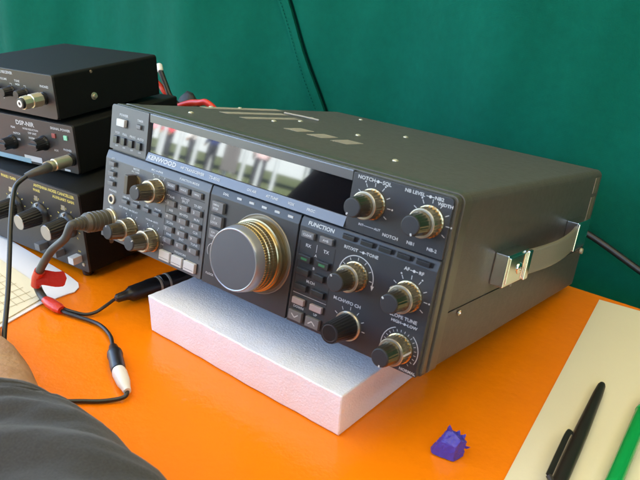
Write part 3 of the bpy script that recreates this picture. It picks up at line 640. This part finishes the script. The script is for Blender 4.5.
# things behind the stack
bk = thing('coaxial_lead', 'black lead with a cream plug end sticking out behind the topmost black box', 'cable')
MB().lathe((-.1946, -.1, .1616), (-.35, .2, .25), [(-.003, .0030), (0, .0042), (.008, .0044), (.0095, .003)], 20).build('plug', m_white, bk)
MB().tube([(-.193, -.1, .160), (-.184, -.1, .1445), (-.174, -.1, .130), (-.158, -.092, .116), (-.12, -.08, .10)], .0034, 10, 6).build('cord', m_cableb, bk)
rw = MB().tube([(-.205, -.105, .150), (-.1955, -.1, .1427), (-.186, -.1, .1345), (-.17, -.095, .122)], .0032, 10, 6).build('red_lead', m_redp); tag(rw, 'short red lead beside the black lead behind the topmost box', 'cable')
rl = MB().tube([(-.165, -.105, .119), (-.140, -.1, .1290), (-.122, -.1, .1325), (-.1127, -.1, .1348), (-.103, -.1, .1325), (-.094, -.1, .1270), (-.080, -.095, .110)], .0040, 12, 6).build('red_cable', m_redp); tag(rl, 'red cable looping up behind the left rear corner of the big radio', 'cable')
bg = MB(); bm = bmesh.new(); bmesh.ops.create_icosphere(bm, subdivisions=4, radius=1)
for v_ in bm.verts:
    n_ = 1+.10*math.sin(v_.co.x*5+1)*math.cos(v_.co.z*6)+.06*math.sin(v_.co.y*9+v_.co.x*4)
    v_.co = V(v_.co.x*.075*n_, v_.co.y*.045*n_, max(-.02, v_.co.z)*.112*n_)
bg.join(bm); bgo = bg.build('equipment_bag', mat('bag_nylon', (.010, .010, .011), .6, bump=(40, .5, .004)), None, 60, (-.205, -.055, .002)); tag(bgo, 'low black bag on the table behind the stack of boxes', 'bag')

# ------------------------------------------------------------------ papers, pens, putty
def sheet(name, pts, z, th, m_, label, cat, curl=None):
    q = MB(); bm = bmesh.new(); vs = [bm.verts.new((x, y, z)) for x, y in pts]; f = bm.faces.new(vs)
    bmesh.ops.recalc_face_normals(bm, faces=[f])
    r = bmesh.ops.extrude_face_region(bm, geom=[f]); bmesh.ops.translate(bm, vec=(0, 0, th), verts=[g_ for g_ in r['geom'] if isinstance(g_, bmesh.types.BMVert)])
    bmesh.ops.recalc_face_normals(bm, faces=bm.faces[:])
    o = q.join(bm).build(name, m_, None, 30); tag(o, label, cat); return o
cp, sp = math.cos(.106), math.sin(.106); Q = V(.357, .0017, 0)
pp = [Q+V(cp*u+sp*v_, sp*u-cp*v_, 0) for u, v_ in ((0, 0), (.297, 0), (.297, .32), (0, .32))]
sheet('paper_sheet', [(p_.x, p_.y) for p_ in pp], .0006, .0008, m_paper, 'large cream sheet of paper lying on the orange table right of the radio', 'paper')
th = -.72   # direction of the left sheets
def rot(u, v_, ox, oy, t): return (ox+u*math.cos(t)-v_*math.sin(t), oy+u*math.sin(t)+v_*math.cos(t))
wpts = [rot(u, v_, -.041, -.352, math.radians(-122)) for u, v_ in [( .012*math.cos(a)+.004, .0155*math.sin(a)) for a in [PI*.5+PI*i/10 for i in range(11)]]+[(.10, -.0155), (.10, -.14), (.30, -.14), (.30, .06), (.06, .02)]]
ws_ = [(-.0245, -.3575), (-.0235, -.3500), (-.0285, -.3420), (-.037, -.3372), (-.046, -.3358), (-.060, -.3340), (-.30, -.3230), (-.33, -.52), (-.02, -.535), (-.0100, -.4350), (-.0240, -.3850)]
sheet('white_paper', ws_, .0005, .0010, m_paperw, 'white paper with a rounded corner, lying in front of the stack of boxes', 'paper')
pw = [(-.0330, -.3740), (-.0560, -.3600), (-.32, -.338), (-.36, -.55), (-.030, -.56)]
pw = [(-.0312, -.3790), (-.0640, -.3660), (-.30, -.352), (-.33, -.50), (-.020, -.520), (-.0165, -.4270)]
po = sheet('printed_page', pw, .0018, .0008, m_paperb, 'cream printed page with ruled table lines on top of the white paper', 'paper')
q = MB()
for k in range(14):
    y_ = -.3830-.0080*k
    a_ = V(-.105, y_+.004, .0029); b_2 = V(-.036+.0012*k, y_-.002, .0029); n_ = V(0, .00035, 0)
    q.b.faces.new([q.b.verts.new(c) for c in (a_-n_, b_2-n_, b_2+n_, a_+n_)])
for k in range(6):
    x_ = -.098+.012*k; a_ = V(x_, -.3790, .00292); b_2 = V(x_+.010, -.490, .00292); n_ = V(.00035, 0, 0)
    q.b.faces.new([q.b.verts.new(c) for c in (a_-n_, b_2-n_, b_2+n_, a_+n_)])
q.build('ruled_lines', m_ink, po, 0)

# black pen
t = thing('ballpoint_pen', 'black ballpoint pen with a clip lying on the cream paper', 'pen', (.4070, -.1600, .0062)); dv = V(.012, -.128, 0).normalized()
pn = MB().lathe((0, 0, 0), dv, [(0, .0010), (.001, .0022), (.004, .0030), (.018, .0037), (.075, .0049), (.1, .0050), (.142, .0048), (.145, .004)], 28).build('barrel', m_pen, t)
side_ = V(-.9, -.05, .55).normalized()
q = MB(); q.tube([dv*.083+side_*.0052, dv*.086+side_*.0078, dv*.11+side_*.0080, dv*.138+side_*.0078], .0021, 8, 5, flat=.5); q.tube([dv*.138+side_*.0078, dv*.141+side_*.003], .002, 8, 1); q.build('clip', m_pen, t)
# green pen
t = thing('green_pen', 'translucent green pen with clear end at the right edge on the cream paper', 'pen', (.4412, -.1640, .0070)); dv = V(.0052, -.098, 0).normalized()
MB().lathe((0, 0, 0), dv, [(.012, .0052), (.030, .0053), (.110, .0053), (.112, .0047)], 28).build('barrel', m_pengreen, t)
MB().lathe((0, 0, 0), dv, [(-.006, .0030), (-.005, .0042), (.0118, .0052), (.0119, .003)], 28).build('clear_end', m_penclear, t)
MB().lathe((0, 0, 0), dv, [(.0130, .0055), (.0150, .0056), (.0155, .0053)], 28).build('band', mat('green_band', (.02, .40, .10), .35), t)
# purple crumpled wrapper
bm = bmesh.new(); bmesh.ops.create_icosphere(bm, subdivisions=5, radius=1)
cuts = [(V(-.45, -.9, .05), .66), (V(-.25, -.55, .95), .62), (V(.85, -.6, .15), .66), (V(-.95, .1, .45), .62), (V(.55, .1, .95), .64), (V(.1, .9, .5), .6), (V(.95, .5, -.1), .7), (V(-.6, .7, .2), .66)]
for v_ in bm.verts:
    c = v_.co.copy(); k = 1.02
    for n_, d_ in cuts:
        n_ = n_.normalized(); s_ = c.dot(n_)
        if s_ > d_: k = min(k, d_/s_)
    k += .05*noise.noise(c*3.2+V(4, 2, 9))-.05*abs(noise.noise(c*4.5+V(1, 7, 2)))-.03*abs(noise.noise(c*11))
    z_ = max(-.5, c.z*k)
    v_.co = V(c.x*.0150*k+.002*z_, c.y*.0115*k, z_*.0155)
q = MB().join(bm)
for (x, y, z), (dx, dy, dz), w_ in (((-.002, .001, .010), (-.0006, .0, .0075), .0032), ((.0045, .002, .008), (.0012, .001, .0045), .0026), ((.008, .003, .005), (.003, .001, .004), .0030), ((.011, .0, .000), (.0045, -.001, .0015), .0042)):
    b2_ = bmesh.new(); a = V(x, y, z); d_ = V(dx, dy, dz); n_ = V(w_, -.0006, -w_*.25)
    vs = [b2_.verts.new(c) for c in (a-n_-d_*.5, a+n_-d_*.5, a+n_*.55+d_*.55+V(0, .0008, 0), a+d_+V(0, -.0006, 0), a-n_*.5+d_*.5)]
    f = b2_.faces.new(vs); bmesh.ops.solidify(b2_, geom=[f], thickness=.0005); q.join(b2_)
cl = q.build('crumpled_wrapper', m_clay, None, 22, (.3505, -.3110, .0078)); cl.rotation_euler.z = .5; cl.scale = (.86, .86, .9); tag(cl, 'small crumpled purple wrapper on the orange table in front of the radio', 'wrapper')

# ------------------------------------------------------------------ table
tb = thing('orange_table', 'table covered with a glossy bright orange sheet under everything', 'table', (0, 0, -.75))
q = MB(); q.box(-1.1, .95, -.80, .0175, .722, .75, .004); q.build('tabletop', m_table, tb)
for x in (-1.0, .85):
    for y in (-.72, -.06): q = MB(); q.box(x-.02, x+.02, y-.02, y+.02, 0, .722, .003); q.build('leg', m_vent, tb)

# ------------------------------------------------------------------ tent: green wall, roof canvas, poles
YW = .10
def cloth(name, x0, x1, z0, z1, nx_, nz_, fn):
    bm = bmesh.new()
    g_ = [[bm.verts.new(fn(x0+(x1-x0)*i/nx_, z0+(z1-z0)*j/nz_)) for j in range(nz_+1)] for i in range(nx_+1)]
    for i in range(nx_):
        for j in range(nz_): bm.faces.new((g_[i][j], g_[i+1][j], g_[i+1][j+1], g_[i][j+1]))
    return MB().join(bm).build(name, m_cloth, None, 80)
def wallf(x, z):
    f = .034*math.sin(x*11+1.9+z*1.5)+.007*math.sin(x*25+z*3.1)+.0022*math.sin(x*61-z*9+2)+.005*math.sin(z*8+x*3)+.004*noise.noise(V(x*7, z*4, 1))
    return V(x, YW+f+.06*(abs(x)/2)**2, z)
wall = cloth('tent_wall', -2.4, 1.6, -.75, 1.35, 260, 90, wallf); tag(wall, 'dark green cloth tent wall hanging behind the table', 'tent wall')
P0, P1 = V(-.260, 0, .4180), V(-.010, 0, -.0750)
def band(name, off0, off1, lift, m_, nseg=60, dash=False, th=0):
    bm = bmesh.new(); side = V(1, 0, .5).normalized(); prev = None
    for i in range(nseg+1):
        c = P0.lerp(P1, i/nseg); pr_ = []
        for o_ in (off0, off1):
            c2_ = c+side*o_; p_ = wallf(c2_.x, c2_.z); p_.y -= lift; pr_.append(bm.verts.new(p_))
        if prev and not (dash and i % 2): bm.faces.new((prev[0], prev[1], pr_[1], pr_[0]))
        prev = pr_
    bmesh.ops.delete(bm, geom=[v_ for v_ in bm.verts if not v_.link_faces], context='VERTS')
    if th: bmesh.ops.recalc_face_normals(bm, faces=bm.faces[:]); bmesh.ops.solidify(bm, geom=bm.faces[:], thickness=th)
    return MB().join(bm).build(name, m_, wall, 0 if dash else 60)
band('seam_flap', -.0155, 0, .0030, m_cloth, 60, False, .0024)
band('seam_shadow', .0002, .0040, .0009, m_seam_shadow)  # dark strip painting the shadow along the flap's edge
band('stitching', -.0110, -.0099, .0068, m_stitch, 210, True)
rw_ = cloth('added_side_wall', -1.9, .2, -.75, 1.35, 120, 40, lambda y, z: V(1.70+.02*math.sin(y*8)+.01*math.sin(y*19+z*2), y, z)); tag(rw_, 'unseen green cloth side wall added right of the table to dim that side', 'tent wall')  # out of view, added to cut light from the right
bm = bmesh.new(); g_ = [[bm.verts.new((-.95+2.7*i/30, -1.95+2.25*j/24, 1.36+.22*math.sin(PI*j/24)+.02*math.sin(i*.9))) for j in range(25)] for i in range(31)]
for i in range(30):
    for j in range(24): bm.faces.new((g_[i][j], g_[i+1][j], g_[i+1][j+1], g_[i][j+1]))
rf = MB().join(bm).build('tent_roof', m_roof, None, 80); tag(rf, 'unseen cream canvas tent roof above the table, sized to shade it', 'tent roof')  # roof out of view, its extent shaped to hold back sky light
for x, y, s in ((-.93, -1.93, 'front left'), (1.60, -1.93, 'front right')):
    o = MB().lathe((x, y, -.75), (0, 0, 1), [(0, .02), (2.1, .02)], 20).build('tent_pole', m_post); tag(o, f'white pole holding the {s} corner of the tent roof', 'pole', 'tent poles')

# ------------------------------------------------------------------ people
def skin_mesh(chains, rad, root, sub=2):
    bm = bmesh.new(); vs = {}
    for k, c in rad.items(): vs[k] = bm.verts.new(c[0])
    for a_, b_2 in chains: bm.edges.new((vs[a_], vs[b_2]))
    me = bpy.data.meshes.new('body'); bm.verts.index_update(); keys = list(rad); bm.to_mesh(me); bm.free()
    o = bpy.data.objects.new('body', me); C.objects.link(o)
    sk = o.modifiers.new('skin', 'SKIN'); sk.use_smooth_shade = True
    for i, k in enumerate(keys):
        r_ = rad[k][1]; r_ = r_ if isinstance(r_, tuple) else (r_, r_)
        me.skin_vertices[0].data[i].radius = r_; me.skin_vertices[0].data[i].use_root = (k == root)
    o.modifiers.new('sub', 'SUBSURF').levels = sub; o.modifiers['sub'].render_levels = sub
    return o
def bake(o, name, m_, parent):
    dg = bpy.context.evaluated_depsgraph_get(); dg.update(); me = bpy.data.meshes.new_from_object(o.evaluated_get(dg))
    C.objects.unlink(o); bpy.data.objects.remove(o)
    n_ = bpy.data.objects.new(name, me); C.objects.link(n_); me.materials.clear(); me.materials.append(m_); me.shade_smooth(); n_.parent = parent; return n_
def head(parent, c, s, face, yaw=0):
    bm = bmesh.new(); bmesh.ops.create_icosphere(bm, subdivisions=3, radius=1)
    for v_ in bm.verts:
        x, y, z = v_.co
        jaw = 1-.25*max(0, -z)
        v_.co = V(x*.074*jaw, y*.094*(1-.12*max(0, -z)), z*.116)
        if y > .8 and abs(x) < .22 and -.3 < z < .15: v_.co.y += .016*(1-abs(x)/.22)
        if y > .75 and .05 < z < .3 and .2 < abs(x) < .5: v_.co.y -= .006
        if y > .75 and abs(x) < .35 and -.55 < z < -.42: v_.co.y += .004
        if abs(x) > .93 and abs(z) < .25 and abs(y) < .25: v_.co.x *= 1.12
    q_ = MB().join(bm); q_.b.transform(Matrix.Rotation(yaw, 4, 'Z')); return q_
def standing(name_label, loc, yaw, shirt):
    t = thing('person', name_label, 'person', loc); t.rotation_euler.z = yaw
    rad = {'pel': (V(0, 0, .95), (.15, .10)), 'wa': (V(0, 0, 1.12), (.135, .095)), 'ch': (V(0, 0, 1.32), (.165, .11)), 'nk': (V(0, 0, 1.47), .06), 'hb': (V(0, .01, 1.56), .055)}
    ch = [('pel', 'wa'), ('wa', 'ch'), ('ch', 'nk'), ('nk', 'hb')]
    for s in (-1, 1):
        e = 'L' if s < 0 else 'R'
        rad.update({'sh'+e: (V(s*.18, 0, 1.40), .065), 'el'+e: (V(s*.25, -.02, 1.12), .045), 'wr'+e: (V(s*.22, .12, .92), .032), 'hn'+e: (V(s*.20, .18, .84), (.04, .022)),
                    'hp'+e: (V(s*.10, 0, .88), .095), 'kn'+e: (V(s*.12, .01, .49), .065), 'an'+e: (V(s*.13, -.02, .09), .042), 'to'+e: (V(s*.14, .14, .035), .04)})
        ch += [('ch', 'sh'+e), ('sh'+e, 'el'+e), ('el'+e, 'wr'+e), ('wr'+e, 'hn'+e), ('pel', 'hp'+e), ('hp'+e, 'kn'+e), ('kn'+e, 'an'+e), ('an'+e, 'to'+e)]
    o = skin_mesh(ch, rad, 'pel'); b_2 = bake(o, 'body', m_skin, t)
    # clothes follow the body: copies of its faces pushed outwards
    for nm, m_, test in (('shirt', shirt, lambda c: .93 < c.z < 1.45), ('trousers', m_trouser, lambda c: .10 < c.z < .96 and abs(c.x) < .2 and not (c.y > .06 and abs(c.x) > .16))):
        bm_ = bmesh.new(); bm_.from_mesh(b_2.data); bm_.normal_update()
        bmesh.ops.delete(bm_, geom=[f for f in bm_.faces if not test(f.calc_center_median())], context='FACES')
        for v_ in bm_.verts: v_.co += v_.normal*.012
        q_ = MB().join(bm_); q_.build(nm, m_, t, 80)
    q_ = head(t, None, 1, None); q_.b.transform(Matrix.Translation((0, .03, 1.63))); q_.build('head', m_skin, t, 80)
    q_ = MB(); bm_ = bmesh.new(); bmesh.ops.create_icosphere(bm_, subdivisions=3, radius=1)
    bmesh.ops.delete(bm_, geom=[v_ for v_ in bm_.verts if v_.co.z < .05+.6*v_.co.y], context='VERTS')
    for v_ in bm_.verts: v_.co = V(v_.co.x*.082, v_.co.y*.10+.022, v_.co.z*.124+1.635)
    q_.join(bm_).build('hair', m_hair, t, 80); return t
G = -.75
out = [('pink shirt and dark trousers', m_shirt_pink, -15.35, -13.35), ('red shirt', m_shirt_red, -14.85, -13.75), ('pale shirt', m_shirt_pale, -14.4, -14.3), ('dark blue shirt', m_shirt_blue, -13.75, -14.55), ('pale pink shirt', m_shirt_pale2, -12.75, -15.65), ('green shirt', m_shirt_green, -15.6, -12.8)]
for k, (s_, m_, x, y) in enumerate(out):
    standing(f'person in a {s_} standing among the white poles outside', (x, y, G), -.6+.7*k, m_)
for k in range(10):
    x, y = -15.6+.36*k, -12.95-.335*k
    o = MB().lathe((x, y, G), (0, 0, 1), [(0, .065), (2.4, .065)], 16).build('marquee_pole', m_post)
    tag(o, 'white upright pole of a neighbouring marquee outside', 'pole', 'marquee poles outside')
nb = thing('notice_board', 'grey notice board added outside as the grey band in the display reflection', 'notice board', (-12.95, -14.55, G)); nb.rotation_euler.z = -.73  # added only to put a grey band into the display window's reflection
MB().box(-.24, .24, -.02, .02, .3, 1.9, .01).build('board', m_btn, nb); MB().box(-.22, -.18, -.02, .02, 0, .3).build('leg', m_btn, nb); MB().box(.18, .22, -.02, .02, 0, .3).build('leg', m_btn, nb)
mq = thing('marquee', 'long white marquee added far outside to brighten the display reflection', 'marquee', (-19.5, -19.5, G)); mq.rotation_euler.z = -.76  # added pale surface that whitens the reflection in the display window
q = MB()
for k in range(5): q.box(-7.5+3.05*k, -4.6+3.05*k, -.02, .02, .55, 2.3)
q.build('side_wall', m_post, mq, 0)
q = MB(); q.prism([(-7.8, 2.3), (7.9, 2.3), (7.2, 3.6), (-7.1, 3.6)], -4, .1); q.build('roof', m_post, mq, 0)
for k in range(6): MB().lathe((-7.55+3.05*k, .0, 0), (0, 0, 1), [(0, .04), (2.3, .04)], 12).build('leg', m_post, mq)

# the operator at the table; the right forearm lies on the table edge
op = thing('person', 'person in a dark grey jacket resting a forearm and hand on the table, lower left', 'person')
px, py = .165, -.90
sh = V(.345, -.86, .255); el = V(.380, -.566, .056); wr_ = V(.148, -.516, .034)
rad = {'pel': (V(px, py-.02, -.24), (.16, .12)), 'wa': (V(px, py, -.06), (.14, .10)), 'ch': (V(px, py+.01, .14), (.165, .115)), 'nk': (V(px, py+.02, .32), .058), 'hb': (V(px, py+.03, .40), .055),
       'shR': (sh, .062), 'elR': (el, .046), 'faR': (el.lerp(wr_, .4), .043), 'wrR': (wr_, (.031, .024)), 'paR': (V(.086, -.489, .029), (.036, .020)),
       'shL': (V(px-.185, py+.02, .26), .062), 'elL': (V(px-.27, py+.16, .02), .046), 'wrL': (V(px-.16, py+.36, -.16), .03), 'haL': (V(px-.13, py+.42, -.19), (.04, .022)),
       'hpR': (V(px+.10, py+.02, -.27), .10), 'knR': (V(px+.14, py+.42, -.24), .07), 'anR': (V(px+.15, py+.40, -.66), .042), 'toR': (V(px+.16, py+.56, -.715), .036),
       'hpL': (V(px-.10, py+.02, -.27), .10), 'knL': (V(px-.14, py+.42, -.24), .07), 'anL': (V(px-.15, py+.40, -.66), .042), 'toL': (V(px-.16, py+.56, -.715), .036)}
ch = [('pel', 'wa'), ('wa', 'ch'), ('ch', 'nk'), ('nk', 'hb'), ('ch', 'shR'), ('shR', 'elR'), ('elR', 'faR'), ('faR', 'wrR'), ('wrR', 'paR'), ('ch', 'shL'), ('shL', 'elL'), ('elL', 'wrL'), ('wrL', 'haL'),
      ('pel', 'hpR'), ('hpR', 'knR'), ('knR', 'anR'), ('anR', 'toR'), ('pel', 'hpL'), ('hpL', 'knL'), ('knL', 'anL'), ('anL', 'toL')]
# right hand: knuckles along -x, fingers curled on the table, thumb on the near-radio side
fing = [(V(.040, -.468, .029), .0078, .8), (V(.031, -.484, .031), .0090, 1.0), (V(.028, -.502, .032), .0096, 1.08), (V(.033, -.519, .030), .0092, 1.0)]
for i, (k0, r_, ln) in enumerate(fing):
    d_ = (k0-V(.115, -.506, .034)); d_.z = 0; d_.normalize()
    rad.update({f'f{i}a': (k0, (r_*1.25, r_*1.15)), f'f{i}b': (k0+d_*.030*ln+V(0, 0, -.002), r_), f'f{i}c': (k0+d_*.047*ln+V(0, 0, -.014), r_*.92), f'f{i}d': (k0+d_*.052*ln+V(0, 0, -.027), r_*.8)})
    ch += [('paR', f'f{i}a'), (f'f{i}a', f'f{i}b'), (f'f{i}b', f'f{i}c'), (f'f{i}c', f'f{i}d')]
rad.update({'t0': (V(.098, -.534, .022), .014), 't1': (V(.066, -.552, .016), .011), 't2': (V(.040, -.556, .012), .009)}); ch += [('wrR', 't0'), ('t0', 't1'), ('t1', 't2')]
body = bake(skin_mesh(ch, rad, 'pel'), 'body', m_skin, op)
# jacket: torso shell plus a real sleeve with folds
def near_seg(c, a_, b_2): t_ = max(0, min(1, (c-a_).dot(b_2-a_)/(b_2-a_).length_squared)); return (c-(a_+(b_2-a_)*t_)).length
bm_ = bmesh.new(); bm_.from_mesh(body.data); bm_.normal_update()
bmesh.ops.delete(bm_, geom=[f for f in bm_.faces if not (-.30 < f.calc_center_median().z < .33 and f.calc_center_median().y < py+.24 and (f.calc_center_median().z > -.14 or f.calc_center_median().y < py+.06) and f.calc_center_median().x < .40)], context='FACES')
for v_ in bm_.verts: v_.co += v_.normal*.020
MB().join(bm_).build('jacket', m_jacket, op, 80)
P = spline([sh+V(-.01, -.02, .01), V(.385, -.69, .155), el+V(.010, -.010, .0), el.lerp(wr_, .35)+V(.002, -.002, .0), el.lerp(wr_, .68)+V(.0, -.003, .002), V(.184, -.531, .037), V(.168, -.527, .035)], 24)
bm_ = bmesh.new(); rings = []; n = 72; m = len(P); nr = V(0, 0, 1)
for k in range(m):
    Tn = (P[min(k+1, m-1)]-P[max(k-1, 0)]).normalized(); nr = (nr-Tn*nr.dot(Tn)).normalized(); bi = Tn.cross(nr); u = k/(m-1)
    ra = rad_at([(0, .080), (.3, .064), (.45, .060), (.7, .053), (.805, .0505), (.822, .0485), (.84, .0512), (.97, .051), (1, .0495)], u)
    ring = []
    for i in range(n):
        a_ = 2*PI*i/n
        q3 = V(u*15+1.1*math.cos(a_), 1.6*math.sin(a_)+u*5, 1.2*math.cos(a_))
        w_ = .0062*noise.noise(q3)+.0030*(abs(noise.noise(q3*2.1+V(3, 1, 7)))-.25)+.0006*noise.noise(q3*9)
        if u > .80: w_ *= .35
        rr = ra+w_
        p_ = P[k]+nr*(rr*.86*math.sin(a_))+bi*(rr*math.cos(a_))
        if p_.y > -.80 and p_.z < .0025: p_.z = .0025+.02*0
        ring.append(bm_.verts.new(p_))
    rings.append(ring)
for a_, b_2 in zip(rings, rings[1:]):
    for i in range(n): bm_.faces.new((a_[i], a_[(i+1)%n], b_2[(i+1)%n], b_2[i]))
inner = []      # turned-in cuff
for i in range(n):
    c = P[-1]+V(.014, -.002, 0); inner.append(bm_.verts.new(c+(rings[-1][i].co-P[-1])*.86))
for i in range(n): bm_.faces.new((rings[-1][i], rings[-1][(i+1)%n], inner[(i+1)%n], inner[i]))
bmesh.ops.recalc_face_normals(bm_, faces=bm_.faces[:])
MB().join(bm_).build('sleeve', m_jacket, op, 80)
q = head(op, None, 1, None); q.b.transform(Matrix.Translation((px, py+.06, .50))); q.build('head', m_skin, op, 80)
q = MB(); bm_ = bmesh.new(); bmesh.ops.create_icosphere(bm_, subdivisions=3, radius=1)
bmesh.ops.delete(bm_, geom=[v_ for v_ in bm_.verts if v_.co.z < .05+.6*v_.co.y], context='VERTS')
for v_ in bm_.verts: v_.co = V(px+v_.co.x*.082, py+.05+v_.co.y*.10, .505+v_.co.z*.124)
q.join(bm_).build('hair', m_hair, op, 80)
st = thing('stool', 'plain wooden stool the person in the jacket sits on', 'stool', (px, py-.02, G))
m_wood = mat('wood', (.28, .16, .07), .5, var=(20, .8, (.2, .11, .05)))
MB().lathe((0, 0, .36), (0, 0, 1), [(0, .17), (.025, .175), (.03, .17)], 40).build('seat', m_wood, st)
for x, y in ((-.11, -.11), (.11, -.11), (-.11, .11), (.11, .11)): MB().lathe((x, y, .362), (x*.4, y*.4, -.36), [(0, .016), (.372, .014)], 14).build('leg', m_wood, st)

# ------------------------------------------------------------------ ground
bm = bmesh.new(); bmesh.ops.create_grid(bm, x_segments=1, y_segments=1, size=400)
gr = MB().join(bm).build('ground', m_grass, None, 0, (0, 0, G)); gr['kind'] = 'structure'

# ------------------------------------------------------------------ light
w = bpy.data.worlds.new('World'); SC.world = w; w.use_nodes = True
N = w.node_tree.nodes; L = w.node_tree.links
EL, AZ = math.radians(50), math.radians(50)        # azimuth from +Y towards +X
sky = N.new('ShaderNodeTexSky'); sky.sky_type = 'NISHITA'; sky.sun_disc = False; sky.sun_elevation = EL; sky.sun_rotation = AZ
sky.air_density = 1.0; sky.dust_density = 3.0; sky.ozone_density = 1.0
L.new(sky.outputs[0], N['Background'].inputs[0]); N['Background'].inputs[1].default_value = .15
sd = bpy.data.lights.new('Sun', 'SUN'); sd.energy = 4.5; sd.angle = math.radians(.5); sd.color = (1, .95, .87)
so = bpy.data.objects.new('Sun', sd); C.objects.link(so)
sun = V(math.sin(AZ)*math.cos(EL), math.cos(AZ)*math.cos(EL), math.sin(EL)); so.rotation_euler = sun.to_track_quat('Z', 'Y').to_euler(); so.location = sun*5

# ------------------------------------------------------------------ camera
cd = bpy.data.cameras.new('Camera'); cam = bpy.data.objects.new('Camera', cd); C.objects.link(cam)
cd.sensor_width = 36; cd.lens = 37.6926; cd.clip_start = .01; cd.clip_end = 2000
Rc = Matrix(((0.7869924667605129, -0.28255270596717097, 0.5484585906090198), (0.6140064585905125, 0.27177637123930365, -0.7410355408785287), (0.060323511762332235, 0.919946505176592, 0.3873751431649096)))
cam.matrix_world = Matrix.Translation((0.49026492, -0.66223779, 0.30433761))@Rc.to_4x4()
SC.camera = cam
cd.dof.use_dof = True; cd.dof.focus_distance = .60; cd.dof.aperture_fstop = 22
SC.view_settings.view_transform = 'Standard'; SC.view_settings.look = 'None'; SC.view_settings.gamma = 1; SC.view_settings.exposure = 3.5
SC.cycles.use_denoising = True; SC.cycles.max_bounces = 8; SC.cycles.caustics_reflective = False; SC.cycles.caustics_refractive = False
SC.cycles.sample_clamp_indirect = 8
